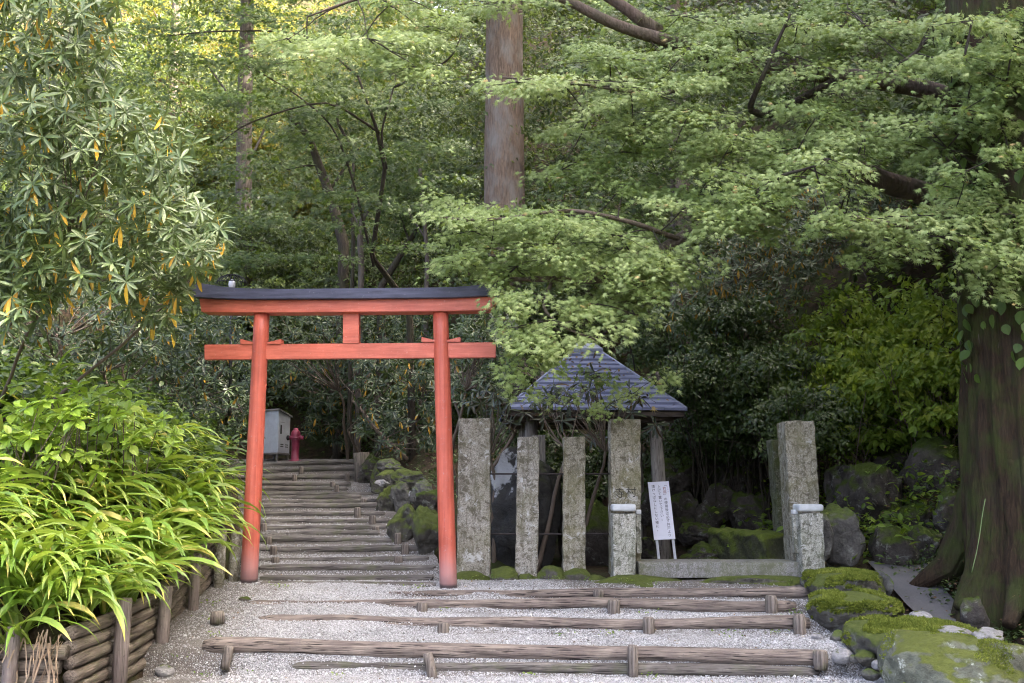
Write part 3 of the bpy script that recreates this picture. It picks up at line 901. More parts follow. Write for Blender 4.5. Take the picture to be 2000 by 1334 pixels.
# ------------------------------------------------------------------ well hut
HL, HR = at(988, 797, 12.8), at(1342, 803, 12.9)
hu = Vector((HR.x - HL.x, HR.y - HL.y, 0)); HW = hu.length; hu.normalize(); hv = Vector((-hu.y, hu.x, 0))
Hc = (HL + HR) / 2 + hv * HW / 2; ze = (HL.z + HR.z) / 2; zt = at(1120, 690, Hc.y).z
hut = thing('well_hut', 'small open well hut with blue-grey shingled pyramid roof on timber posts', 'hut', (Hc.x, Hc.y, .72))
def H(u, v, z): return Vector((Hc.x, Hc.y, 0)) + hu * u + hv * v + Vector((0, 0, z))
vs, fs = [], []
NC = 12; top = .17
for side in range(4):
    rotm = Matrix.Rotation(side * math.pi / 2, 3, 'Z')
    for c in range(NC):
        t0, t1 = c / NC, (c + 1) / NC
        w0 = HW / 2 + (top - HW / 2) * t0; w1 = HW / 2 + (top - HW / 2) * t1
        za, zb = ze + (zt - ze) * t0, ze + (zt - ze) * t1
        lift = .028
        nseg = max(2, int(w0 / .14))
        for s in range(nseg):
            f0, f1 = -1 + 2 * s / nseg, -1 + 2 * (s + 1) / nseg
            e = .002
            rs = random.Random(side * 1000 + c * 50 + s)
            dl = lift + rs.uniform(-.004, .006)
            q = [(w0 * f0 + e, -w0 - .012, za + dl * .2 - .012), (w0 * f1 - e, -w0 - .012, za + dl * .2 - .012), (w0 * f1 - e, -w0 - .012, za + dl), (w0 * f0 + e, -w0 - .012, za + dl), (w1 * f1 - e, -w1 + .0, zb + .008), (w1 * f0 + e, -w1 + .0, zb + .008)]
            k = len(vs)
            for x, y, z in q:
                p = rotm @ Vector((x, y, 0))
                vs.append(H(p.x, p.y, z))
            fs += [[k, k + 1, k + 2, k + 3], [k + 3, k + 2, k + 4, k + 5]]
roof = part('roof', (np.array([v[:] for v in vs]), np.array(fs)), M['shingle'], hut)
# solid underside, hips, ridge cap
def frustum(w0, z0, w1, z1):
    P = [H(x * w0, y * w0, z0) for x, y in ((-1, -1), (1, -1), (1, 1), (-1, 1))] + [H(x * w1, y * w1, z1) for x, y in ((-1, -1), (1, -1), (1, 1), (-1, 1))]
    return np.array([p[:] for p in P]), np.array([[3, 2, 1, 0], [4, 5, 6, 7], [0, 1, 5, 4], [1, 2, 6, 5], [2, 3, 7, 6], [3, 0, 4, 7]])
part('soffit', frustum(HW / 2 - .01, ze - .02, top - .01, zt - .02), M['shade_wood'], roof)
for x, y in ((-1, -1), (1, -1), (1, 1), (-1, 1)):
    part('hip', tube([H(x * HW / 2, y * HW / 2, ze + .02), H(x * top, y * top, zt + .02)], .018, 8), M['ridge'], roof, True)
part('ridge_cap', join(frustum(top + .05, zt - .01, top + .05, zt + .04), frustum(top + .045, zt + .042, top - .04, zt + .13)), M['ridge'], roof)
for k in range(4):
    rotm = Matrix.Rotation(k * math.pi / 2, 3, 'Z')
    P = []
    w = HW / 2 - .03
    for z in (ze - .085, ze - .022):
        for x, y in ((-w, -w), (w, -w), (w, -w + .04), (-w, -w + .04)):
            p = rotm @ Vector((x, y, 0)); P.append(H(p.x, p.y, z)[:])
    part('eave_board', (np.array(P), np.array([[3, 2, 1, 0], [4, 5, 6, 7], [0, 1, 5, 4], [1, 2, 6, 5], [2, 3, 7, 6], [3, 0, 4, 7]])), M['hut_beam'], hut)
pw = HW / 2 - .36
for x, y in ((-1, -1), (1, -1), (1, 1), (-1, 1)):
    V, F = tube([H(x * (pw + .08), y * (pw + .05), .55), H(x * (pw + .05), y * (pw + .03), 1.2), H(x * pw, y * pw, ze + .06)], [.10, .092, .085], 18, .04, 4, x + 2 * y)
    part('hut_post', (V, F), M['hut_wood'], hut, True)
for s in (-1, 1):
    a, b = H(-pw - .25, s * pw, ze - .08), H(pw + .25, s * pw, ze - .08)
    part('beam', box((a + b) / 2, ((b - a).length, .10, .13), (0, 0, math.atan2(hu.y, hu.x)), .006), M['hut_beam'], hut)
    a, b = H(s * pw, -pw - .25, ze - .075), H(s * pw, pw + .25, ze - .075)
    part('beam', box((a + b) / 2, ((b - a).length, .10, .12), (0, 0, math.atan2(hv.y, hv.x)), .006), M['hut_beam'], hut)
for k in range(-3, 4):
    for s in (-1, 1):
        a, b = H(k * .32, s * (HW / 2 - .06), ze - .04), H(k * .32, s * .3, ze + (zt - ze) * .72 - .06)
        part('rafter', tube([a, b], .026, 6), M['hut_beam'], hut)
# plank panel seen between the fence posts
a = at(1052, 850, 12.9); b = at(1078, 1050, 12.9)
solo('wooden_post', box((a.x, 12.9, (a.z + .7) / 2), (.16, .12, a.z - .7), (0, 0, .1), .008, 2, 1, .003, 2, .2), M['hut_wood'], 'squared grey timber post in the shade under the hut eave', 'post')

# ------------------------------------------------------------------ rocks
RK = [0]
def rock(px, py, Y, sx, sy, sz, mat, label, seed, rot=0, dz=0, group=None, sub=4, rough=.22, cutn=5, name='rock', flat=None):
    p = at(px, py, Y)
    VF = blob(p + Vector((0, 0, dz)), (sx, sy, sz), seed, sub, rough, 1.3, cutn, rot, flat)
    return solo(name, VF, M[mat], label, 'rock', group, smooth=True)
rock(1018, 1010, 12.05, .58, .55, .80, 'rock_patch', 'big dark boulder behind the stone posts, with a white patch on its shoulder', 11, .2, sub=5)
pp = at(978, 905, 11.72)
rock(1150, 1060, 12.3, .50, .45, .55, 'rock_dark', 'dark boulder in the shade behind the shorter fence posts', 12)
# footing stones of the fence
for k, (px, py, s, lab) in enumerate([(915, 1150, .30, 'flat mossy footing stone under the tall end post'), (983, 1128, .15, 'round mossy stone between the tall end post and the first short post'),
                                 (1030, 1140, .17, 'low footing stone under the first short post'), (1078, 1129, .16, 'round mossy stone between the two short posts'),
                                 (1126, 1132, .15, 'grey rounded stone under the second short post'), (1160, 1140, .12, 'small stone just left of the capped bollard')]):
    rock(px, py, 10.85, s, .17, s * .55 if s > .2 else s * .8, 'rock_moss', lab, 20 + k, k, 0, 'footing stones under the fence')
rock(1240, 1143, 10.6, .50, .2, .10, 'rock_moss', 'flat mossy slab under the left bollard', 27, .1, 0, 'footing stones under the fence', cutn=3)
rock(1480, 1141, 10.6, .62, .2, .09, 'rock_moss', 'long flat mossy slab under the sill', 28, .05, 0, 'footing stones under the fence', cutn=3)
rock(1583, 1134, 10.45, .10, .11, .12, 'rock', 'angular grey stone at the foot of the right bollard', 29)
# rock bank on the right of the stair
for k, (px, py, Y, sx, sz, mat, lab) in enumerate([
        (838, 1040, 12.3, .26, .42, 'rock_moss', 'tall mossy bank stone just left of the right gate post'),
        (793, 1030, 12.9, .27, .36, 'rock_moss', 'mossy leaning bank stone at the edge of the stair'),
        (828, 962, 13.6, .22, .2, 'rock', 'grey bank stone above the tall mossy one'),
        (783, 975, 14.4, .20, .26, 'rock', 'pale upright bank stone beside the stair'),
        (760, 985, 15.2, .22, .3, 'rock_moss', 'mossy bank stone halfway up the stair'),
        (800, 945, 15.0, .34, .24, 'rock_moss', 'broad mossy mound of the stair bank'),
        (762, 945, 15.8, .3, .28, 'rock_moss', 'green mossy stone high in the stair bank'),
        (760, 912, 16.4, .26, .16, 'rock', 'angular grey stone on top of the stair bank'),
        (742, 935, 17.0, .20, .45, 'rock_moss', 'upright mossy stone near the top of the stair'),
        (727, 925, 18.0, .26, .38, 'rock_dark', 'dark stone beside the top steps'),
        (840, 990, 13.2, .26, .24, 'rock_dark', 'dark stone tucked behind the tall mossy bank stone'),
        (748, 943, 15.4, .11, .07, 'rock_bare', 'small pale stone in the moss of the stair bank'),
        (808, 965, 13.9, .10, .06, 'rock_bare', 'small white stone on the stair bank')]):
    rock(px, py, Y, sx, sx * .9, sz * .88, mat, lab, 40 + k, k * 1.1, 0, 'bank stones beside the stair', rough=.28, cutn=12, sub=5)
V, F = tube([at(708, 960, 18.6), at(708, 915, 18.6), at(706, 884, 18.6)], [.16, .15, .15], 12, .12, 5, 4)
solo('old_post', (V, F), M['stake'], 'thick old wooden post with a pale top at the head of the stair', 'post', smooth=True)
# rockery behind the well
for k, (px, py, Y, sx, sz, lab) in enumerate([
        (1330, 1010, 15.2, .42, .40, 'purplish dark rock directly right of the notice board'), (1318, 935, 15.8, .42, .42, 'dark rock above the notice board'),
        (1395, 920, 16.2, .45, .42, 'dark angular rock at the top of the rockery'), (1440, 960, 15.6, .42, .45, 'mossy shouldered rock in the rockery'),
        (1400, 1000, 15.0, .38, .36, 'dark rounded rock in the middle of the rockery'), (1470, 1010, 14.8, .40, .36, 'low rock at the right foot of the rockery'),
        (1490, 930, 16.0, .42, .5, 'dark rock behind the mossy pillar'), (1360, 1045, 14.2, .30, .2, 'low mossy stone at the foot of the rockery'),
        (1285, 1000, 14.6, .3, .4, 'dark rock half hidden behind the notice board'), (1268, 1075, 12.4, .22, .2, 'rounded grey stone left of the notice board legs'),
        (1380, 1085, 13.2, .34, .18, 'low green mossy stone right of the notice board legs'), (1440, 895, 16.9, .5, .35, 'dark mossy rock crowning the rockery')]):
    rock(px, py, Y, sx, sx * .9, sz, 'rock_dark', lab, 60 + k, k * .9, 0, 'rockery behind the well', rough=.30, cutn=14, sub=5)
# mossy kerb wall that runs back from the pillar
V, F = box((0, 0, 0), (1.35, .35, .46), (0, 0, 0), .06, 3, 1, .05, 3, .07)
a, b = at(1392, 1066, 13.5), at(1530, 1040, 11.9)
yaw = math.atan2(b.y - a.y, b.x - a.x); V = np.array([(Matrix.Rotation(yaw, 3, 'Z') @ Vector(v))[:] for v in V]) + np.array((a + b) / 2) - np.array([0, 0, .12])
solo('mossy_kerb', (V, F), rock_mat('thick_moss_kerb', (.04, .045, .02), (.09, .09, .05), 1.0, (.11, .14, .015), 0, 3), 'low stone kerb thickly coated in moss, running back from the right pillar', 'kerb', smooth=True)
# rocks right of the pillar
rock(1640, 1045, 11.4, .28, .28, .36, 'rock', 'pitted brown-grey rock right of the right bollard', 80, 1.2, 0, rough=.2, sub=5)
rock(1600, 1050, 11.2, .14, .2, .28, 'rock', 'grey rock wedged behind the right bollard', 81, .4)
rock(1685, 990, 13.2, .62, .6, .72, 'rock_dark', 'huge dark boulder with a moss cap behind the right pillar', 82, .3, sub=5, rough=.24, cutn=12)
rock(1785, 965, 13.4, .34, .4, .34, 'rock_dark', 'dark mossy rock between the huge boulder and the big trunk', 83, .7)
rock(1845, 930, 13.0, .45, .5, .5, 'rock_dark', 'dark rock against the left roots of the big trunk', 84, 1.7)
rock(1790, 1015, 12.5, .22, .25, .22, 'rock_dark', 'small dark rock below the roots of the big trunk', 85, 2.7)
rock(1745, 1068, 11.6, .25, .3, .28, 'rock_dark', 'leafy dark stone at the far end of the concrete path', 86, .7)
rock(1905, 1200, 9.0, .10, .12, .16, 'rock_dark', 'brownish stone on the right bank below the big trunk', 88, .9)

for k, (px, py, Y, sx, sz, lab) in enumerate([(1740, 905, 14.0, .40, .30, 'mossy dark rock above the huge dark boulder'), (1820, 880, 13.8, .40, .30, 'mossy rock high on the slope left of the big trunk'), (1735, 1010, 12.7, .24, .26, 'brown dark rock at the right foot of the huge dark boulder'), (1810, 1060, 11.6, .24, .22, 'dark mossy stone low beside the concrete path, left of the roots'), (1860, 1010, 11.9, .26, .36, 'dark mossy rock pressed against the big trunk')]):
    rock(px, py, Y, sx, sx * .9, sz, 'rock_dark', lab, 140 + k, k * .7, 0, 'rocks on the right slope', rough=.30, cutn=14, sub=5)
# moss-topped wall on the right of the steps
def moss_on(o, n, parent, size=(.014, .032), thr=.45, seed=0, cover=.62, sc=4.0):
    """short moss shoots rooted on the upward faces of a stone"""
    me = o.data
    nV = len(me.vertices); co = np.empty(nV * 3, np.float32); me.vertices.foreach_get('co', co); co = co.reshape(-1, 3)
    nP = len(me.polygons)
    ctr = np.empty(nP * 3, np.float32); me.polygons.foreach_get('center', ctr); ctr = ctr.reshape(-1, 3)
    nr = np.empty(nP * 3, np.float32); me.polygons.foreach_get('normal', nr); nr = nr.reshape(-1, 3)
    ar = np.empty(nP, np.float32); me.polygons.foreach_get('area', ar)
    w = wloc(o)
    cov = np.array([mnoise.noise((Vector(c) + w) * sc + Vector((seed, 0, 0))) for c in ctr])
    ok = (nr[:, 2] > thr) & (cov > .5 - cover)
    pr = ar * ok; pr = pr / pr.sum()
    r_ = np.random.default_rng(seed)
    idx = r_.choice(nP, n, p=pr)
    rad = np.sqrt(ar[idx])[:, None]
    P = ctr[idx] + (r_.random((n, 3)) - .5) * rad * 1.1
    d = nr[idx] + r_.normal(0, .55, (n, 3)); d /= np.linalg.norm(d, axis=1)[:, None]
    L = r_.uniform(size[0], size[1], n)[:, None]
    sd = np.cross(d, r_.normal(0, 1, (n, 3))); sd /= np.linalg.norm(sd, axis=1)[:, None]
    P = P - nr[idx] * .004
    V = np.stack([P - sd * L * .30, P + sd * L * .30, P + d * L], 1).reshape(-1, 3)
    F = np.arange(3 * n).reshape(-1, 3)
    clump = np.array([mnoise.noise((Vector(p) + w) * 9) for p in P[:: 1]])
    t = np.clip(.45 + .45 * clump + r_.normal(0, .15, n), 0, 1)
    return put('moss', raw_mesh('moss', V, F, M['moss'], False, {'tint': np.repeat(t, 3)}), o)
o = solo('rock', blob(at(1652, 1142, 9.95) + Vector((0, .05, .02)), (.35, .50, .22), 90, 5, .13, 1.9, 5, .05, .25, .3), M['rock_moss'], 'flat-topped block with bright moss, farthest of the mossy wall beside the steps', 'rock', 'moss-topped wall stones', smooth=True)
moss_on(o, 26000, o, thr=.35, seed=1)
o = solo('rock', blob(at(1664, 1186, 9.4) + Vector((0, 0, -.03)), (.42, .44, .26), 91, 5, .16, 1.4, 4, .4, .4, .4), M['rock_moss'], 'humped mossy stone in the middle of the mossy wall', 'rock', 'moss-topped wall stones', smooth=True)
moss_on(o, 26000, o, thr=.15, seed=2)
o = solo('rock', blob(at(1776, 1240, 8.55) + Vector((0, .05, -.05)), (.54, .52, .29), 92, 5, .17, 1.5, 4, .2, .35, .3), M['rock_moss'], 'wide moss-topped stone overhanging small pebbles, nearest of the mossy wall', 'rock', 'moss-topped wall stones', smooth=True)
moss_on(o, 34000, o, thr=.2, seed=3, cover=.55)
rock(1722, 1140, 9.9, .035, .26, .12, 'rock', 'thin upright slab closing the mossy wall towards the concrete path', 93, .1)
rock(1858, 1240, 8.25, .17, .16, .07, 'rock_bare', 'pale lichened stone behind the foreground boulder', 94, .3)
rock(1925, 1243, 8.2, .16, .14, .07, 'rock_bare', 'pale stone at the crest behind the foreground boulder', 95, .8)
rock(1798, 1205, 8.9, .10, .1, .05, 'rock_bare', 'white-topped stone set in the mossy wall', 96, .8)
o = rock(1880, 1330, 7.5, .62, .60, .40, 'rock_lichen', 'large green-lichened boulder in the bottom right corner', 97, .5, sub=6, rough=.16, cutn=6)
moss_on(o, 9000, o, (.008, .018), thr=.3, seed=4, cover=.22, sc=4)
for k, (px, py, Y, s, mat, lab) in enumerate([(1644, 1281, 8.5, .095, 'rock_bare', 'rounded grey stone right of the nearest step log end'), (1668, 1264, 8.7, .07, 'rock_bare', 'yellow-stained pale stone above the rounded grey one'),
                                      (1640, 1246, 8.9, .09, 'rock', 'flat grey stone below the mossy wall'), (1595, 1245, 8.95, .055, 'rock_bare', 'small grey stone near the end of the second step log'),
                                      (1692, 1285, 8.35, .085, 'rock_moss', 'mossy stone between the pebbles and the foreground boulder'), (1677, 1250, 8.8, .08, 'rock_dark', 'dark stone under the overhanging mossy stone'),
                                      (1715, 1300, 8.2, .06, 'rock_bare', 'small pale stone left of the foreground boulder'), (1670, 1287, 8.4, .05, 'rock', 'narrow upright pebble beside the rounded grey stone'),
                                      (1700, 1318, 8.0, .07, 'rock', 'grey pebble at the left foot of the foreground boulder'), (1720, 1262, 8.55, .09, 'rock', 'brown stone under the lip of the nearest mossy block'),
                                      (321, 1313, 8.55, .085, 'rock_bare', 'pale pointed stone at the foot of the log wall'), (404, 1245, 9.0, .06, 'rock', 'small dark stone left of the nearest step log'),
                                      (478, 1175, 9.9, .07, 'rock_dark', 'small dark stone in the gravel near the left gate post')]):
    rock(px, py, Y, s, s * .9, s * .72, mat, lab, 110 + k, k * .8, 0, 'loose stones beside the path', sub=3, rough=.2)
V, F = tube([at(425, 1218, 9.2), at(425, 1206, 9.2), at(425, 1194, 9.2)], [.065, .064, .055], 14, .12, 8, 2)
solo('stake', (V, F), M['stake'], 'short mossy stump standing alone in the gravel on the left', 'stake', 'stakes holding the step logs', smooth=True)

# ------------------------------------------------------------------ log retaining wall on the left
rw = thing('retaining_wall', 'low retaining wall of stacked round logs and posts holding the strap-leaved bank', 'wall', (-3.05, 8.8, 0))
secs = [(7.2, 7.85), (7.85, 8.8), (8.8, 9.6), (9.6, 10.4), (10.4, 10.75)]
k = 0
for (ya, yb) in secs:
    for j in range(6):
        za = float(np.interp(ya, [7, 8.6, 10.6], [-.02, .0, .50])) + .052 + j * .098
        zb = float(np.interp(yb, [7, 8.6, 10.6], [-.02, .0, .50])) + .052 + j * .098
        V, F = tube(bend((-3.10 + .012 * math.sin(k), ya + .01, za), (-3.10 + .012 * math.cos(k * 2.1), yb - .01, zb), 10, .006, k), .050, 14, .10, 7, k)
        part('wall_log', (V, F), M['wall_log'], rw, True); k += 1
for j in range(5):
    z = .02 + j * .098
    V, F = tube(bend((-4.6, 7.12, z), (-3.12 + .03 * math.sin(j * 2), 7.14, z), 12, .006, 70 + j), .051, 14, .10, 7, 70 + j)
    part('wall_log', (V, F), M['wall_log_x'], rw, True)
for j, (x, y, zt_, r) in enumerate([(-3.42, 7.03, .60, .048), (-2.985, 7.86, .70, .056), (-2.99, 8.80, .70, .052), (-2.99, 9.60, .92, .048), (-2.985, 10.38, 1.10, .055), (-2.90, 10.62, 1.08, .06)]):
    zb = float(np.interp(y, [7, 8.6, 10.6], [-.1, -.08, .4]))
    V, F = tube([(x, y, zb), (x, y, (zb + zt_) / 2), (x + .01, y, zt_ - .02), (x + .01, y, zt_)], [r, r, r * .97, r * .9], 16, .06, 5, j)
    part('wall_post', (V, F), M['wall_post'] if j < 4 else M['post'], rw, True)

# ------------------------------------------------------------------ cabinet and hydrant at the head of the stair
CY = 21.4
cA = at(519, 900, CY); cz0, cz1 = at(0, 885, CY).z, at(0, 799, CY).z
c0, c1_, c2_ = at(513, 850, CY - .1), at(543, 850, CY - .42), at(566, 850, CY + .25)
cab = thing('utility_cabinet', 'pale grey steel utility cabinet on legs, with sloping lid, beside a red hydrant', 'cabinet', (c1_.x, c1_.y, cz0 - .15))
e1 = (c0 - c1_); e2 = (c2_ - c1_)
def cabp(s, t, z): return Vector((c1_.x, c1_.y, 0)) + Vector((e1.x, e1.y, 0)) * s + Vector((e2.x, e2.y, 0)) * t + Vector((0, 0, z))
def hexa(P): return np.array([p[:] for p in P]), np.array([[3, 2, 1, 0], [4, 5, 6, 7], [0, 1, 5, 4], [1, 2, 6, 5], [2, 3, 7, 6], [3, 0, 4, 7]])
def cabox(s0, s1, t0, t1, z0, z1, dz=0):
    return hexa([cabp(s0, t0, z0), cabp(s1, t0, z0), cabp(s1, t1, z0), cabp(s0, t1, z0), cabp(s0, t0, z1), cabp(s1, t0, z1), cabp(s1, t1, z1 - dz), cabp(s0, t1, z1 - dz)])
part('body', cabox(0, 1, 0, 1, cz0, cz1 - .06, .1), M['cabinet'], cab)
part('lid', hexa([cabp(-.08, -.06, cz1 - .055), cabp(1.08, -.06, cz1 - .055), cabp(1.08, 1.1, cz1 - .16), cabp(-.08, 1.1, cz1 - .16), cabp(-.08, -.06, cz1 - .02), cabp(1.08, -.06, cz1 - .02), cabp(1.08, 1.1, cz1 - .125), cabp(-.08, 1.1, cz1 - .125)]), M['cabinet_leg'], cab)
dh = cz1 - cz0
door = part('door', cabox(-.02, -.003, .06, .94, cz0 + .04, cz1 - .22), M['cabinet'], cab)
part('handle', cabox(-.06, -.022, .16, .24, cz0 + dh * .42, cz0 + dh * .62), M['cabinet_trim'], door)
for t0 in (.2, .6):
    for q in range(2):
        part('vent', cabox(-.03, -.021, t0, t0 + .24, cz0 + .12 + q * .045, cz0 + .14 + q * .045), M['cabinet_trim'], door)
part('label_plate', cabox(-.028, -.021, .08, .5, cz0 + dh * .68, cz0 + dh * .685), M['cabinet_trim'], door)
part('base_frame', cabox(-.02, 1.02, -.02, 1.02, cz0 - .035, cz0), M['cabinet_leg'], cab)
for s in (.02, .90):
    for t in (.02, .9):
        part('leg', cabox(s, s + .09, t, t + .09, cz0 - .24, cz0 - .034), M['cabinet_leg'], cab)
solo('concrete_plinth', cabox(-.3, 1.3, -.25, 1.25, cz0 - .42, cz0 - .242), M['concrete'], 'low concrete plinth under the utility cabinet', 'plinth')
hp = at(576, 904, 21.2)
hyd = thing('fire_hydrant', 'faded magenta-red fire hydrant standing right of the grey cabinet', 'hydrant', hp)
def lathe(prof, c, n=24):
    V, F = tube([(c.x, c.y, c.z + z) for z, r in prof], [r for z, r in prof], n)
    return V, F
k_ = .76 / .80
part('barrel', lathe([(-.1, .105), (.0, .105), (.015, .12), (.05, .12), (.055, .083), (.30, .08), (.46, .085), (.50, .10)], hp), M['hydrant'], hyd, True)
part('bonnet', lathe([(.50, .105), (.505, .115), (.53, .115), (.535, .10), (.58, .104), (.63, .10), (.675, .075), (.70, .05), (.73, .045), (.735, .02)], hp), M['hydrant'], hyd, True)
for dx, mt, r in ((1, 'hydrant', .05), (-1, 'hydrant_dark', .055)):
    c = hp + Vector((0, 0, .53))
    ol = part('outlet', tube([c + Vector((.07 * dx, -.02, 0)), c + Vector((.14 * dx, -.05, -.005))], .045, 14), M['hydrant'], hyd, True)
    part('outlet_cap', tube([c + Vector((.13 * dx, -.05, -.005)), c + Vector((.165 * dx, -.062, -.008)), c + Vector((.18 * dx, -.067, -.008))], [r, r, r * .5], 10), M[mt], ol, True)

# garden lamp behind the left end of the gate's top beam
lp = at(453, 700, 15.5); lt = at(453, 562, 15.5)
lamp = thing('garden_lamp', 'dark lamp post with domed shade and milky bulb behind the left end of the gate', 'lamp', (lp.x, lp.y, lp.z - .6))
part('pole', tube([lp - Vector((0, 0, .9)), lt - Vector((0, 0, .02))], .025, 10), M['lamp_metal'], lamp, True)
part('bulb', lathe([(-.02, .02), (.0, .045), (.05, .058), (.1, .05), (.13, .02)], lt), M['lamp_glass'], lamp, True)
rb = []
for q in range(22):
    th = q / 22 * 2 * math.pi
    rb.append(tube([lt + Vector((r * math.cos(th), r * math.sin(th), z)) for r, z in ((.235, .07), (.225, .11), (.18, .16), (.10, .20), (.01, .215))], .0055, 5))
rb.append(tube([lt + Vector((.235 * math.cos(q / 24 * 2 * math.pi), .235 * math.sin(q / 24 * 2 * math.pi), .07)) for q in range(25)], .006, 5))
part('shade', join(*rb), M['lamp_metal'], lamp, True)
# ------------------------------------------------------------------ leaves
def T_star(n=7, droop=.10):
    tips = {7: [(0, .64), (40, .60), (80, .50), (128, .30), (-128, .30), (-80, .50), (-40, .60)], 5: [(0, .64), (52, .58), (105, .42), (-105, .42), (-52, .58)]}[n]
    tips = sorted(tips, key=lambda t: t[0])
    P = [(0, .38, 0)]
    m = len(tips)
    for i, (a, l) in enumerate(tips):
        a2, l2 = tips[(i + 1) % m]
        P.append((math.sin(R(a)) * l, .38 + math.cos(R(a)) * l, -droop * l))
        mid = (a + (a2 if a2 > a else a2 + 360)) / 2
        nr = .135 if i < m - 1 else .34
        P.append((math.sin(R(mid)) * nr, .38 + math.cos(R(mid)) * nr, .01))
    k = len(P) - 1
    F = [(0, 1 + (i + 1) % k, 1 + i) for i in range(k)]
    return np.array(P), np.array(F)
def T_blade(rows, fold=.0, droop=.0):
    """rows: (y, half width); a folded, drooping blade of 3 verts a row"""
    P = []
    for y, w in rows:
        z = -droop * y * y
        P += [(-w, y, z + fold * w), (0, y, z), (w, y, z + fold * w)]
    F = []
    for i in range(len(rows) - 1):
        a = i * 3
        F += [(a, a + 1, a + 4, a + 3), (a + 1, a + 2, a + 5, a + 4)]
    return np.array(P, float), np.array(F)
LANCE = T_blade([(0, .012), (.12, .03), (.35, .085), (.6, .105), (.82, .08), (.95, .04), (1, .004)], .3, .2)
LANCE_LO = T_blade([(0, .012), (.35, .10), (.7, .12), (1, .006)], .25, .16)
OVAL = T_blade([(0, .01), (.1, .06), (.3, .24), (.55, .30), (.8, .19), (.93, .08), (1, .005)], .30, .22)
OVAL_LO = T_blade([(0, .01), (.3, .25), (.65, .26), (1, .01)], .30, .2)
SMALL = (np.array([(0, 0, 0), (.30, .45, .05), (0, 1, -.10), (-.30, .45, .05)]), np.array([(0, 1, 2), (0, 2, 3)]))
STAR7, STAR5 = T_star(7), T_star(5)

def nrm(a): return a / (np.linalg.norm(a, axis=-1, keepdims=True) + 1e-9)
def scatter(tpl, P, D, Nn, size, tint):
    tv, tf = tpl
    y = nrm(D); x = nrm(np.cross(y, Nn)); z = np.cross(x, y)
    s = np.broadcast_to(np.asarray(size, float), (len(P),))
    V = P[:, None] + s[:, None, None] * (tv[None, :, 0:1] * x[:, None] + tv[None, :, 1:2] * y[:, None] + tv[None, :, 2:3] * z[:, None])
    F = tf[None] + (np.arange(len(P)) * len(tv))[:, None, None]
    return V.reshape(-1, 3), F.reshape(-1, tf.shape[1]), np.repeat(np.broadcast_to(tint, (len(P),)), len(tv))
def cat(L):
    Vs, Fs, Ts, o = [], [], [], 0
    for V, F, t in L:
        Vs.append(V); Fs.append(F + o); Ts.append(t); o += len(V)
    return np.concatenate(Vs), np.concatenate(Fs), np.concatenate(Ts)
def foliage(name, vft, mat, parent, label=None):
    V, F, t = vft
    return part(name, (V, F), mat, parent, False, {'tint': np.clip(t, 0, 1)}, label)
def in_poly(px, py, poly):
    ins = np.zeros(len(px), bool); n = len(poly)
    for i in range(n):
        x0, y0 = poly[i]; x1, y1 = poly[(i + 1) % n]
        c = (y0 > py) != (y1 > py)
        xi = (x1 - x0) * (py - y0) / (y1 - y0 + 1e-9) + x0
        ins ^= c & (px < xi)
    return ins
def at_v(px, py, Y):
    cx = (px - 1000) / FPX; cy = (667 - py) / FPX
    dy = _c - cy * _s; dz = _s + cy * _c; t = Y / dy
    return np.stack([cx * t, Y + 0 * px, EYE.z + dz * t], -1)
def sample_poly(poly, n, r_):
    a = np.array(poly, float); lo, hi = a.min(0), a.max(0)
    px = r_.uniform(lo[0], hi[0], n * 6); py = r_.uniform(lo[1], hi[1], n * 6)
    k = in_poly(px, py, poly)
    return px[k][:n], py[k][:n]

def spray(C, rx, ry, hz, n, size, r_, tpl, tone=(.3, .8), droop=.25, spokes=11, yaw=0., nj=.38, face=.55, roll=0.):
    """one flat bough: leaves along radiating twigs, the front edge hanging"""
    sp = r_.uniform(0, 2 * np.pi, spokes); sl = r_.uniform(.65, 1.12, spokes)
    k = r_.integers(0, spokes, n)
    rad = np.sqrt(r_.random(n)) * sl[k]
    th = sp[k] + r_.normal(0, .20, n) / (rad + .25)
    a, b = rad * np.cos(th), rad * np.sin(th)
    x = a * rx; y = b * ry
    z = b * hz - droop * rx * rad ** 2 * .6 + roll * x + r_.normal(0, .045, n)
    cy, sy = math.cos(yaw), math.sin(yaw)
    P = np.stack([x * cy - y * sy, x * sy + y * cy, z], -1) + np.array(C)
    D = np.stack([np.cos(th) * 1.0, np.sin(th) * .8 - .35, -.45 - .3 * rad], -1) + r_.normal(0, .45, (n, 3))
    Nn = np.stack([a * .35, -hz / (abs(ry) + .05) * .8 - face + 0 * a, np.ones(n)], -1) + r_.normal(0, nj, (n, 3))
    base = r_.uniform(tone[0], tone[1])
    t = np.clip(base + r_.normal(0, .13, n), 0, .9)
    t = np.where(r_.random(n) > .992, 1.0, t)
    return scatter(tpl, P, D, Nn, size * r_.uniform(.62, 1.2, n), t)

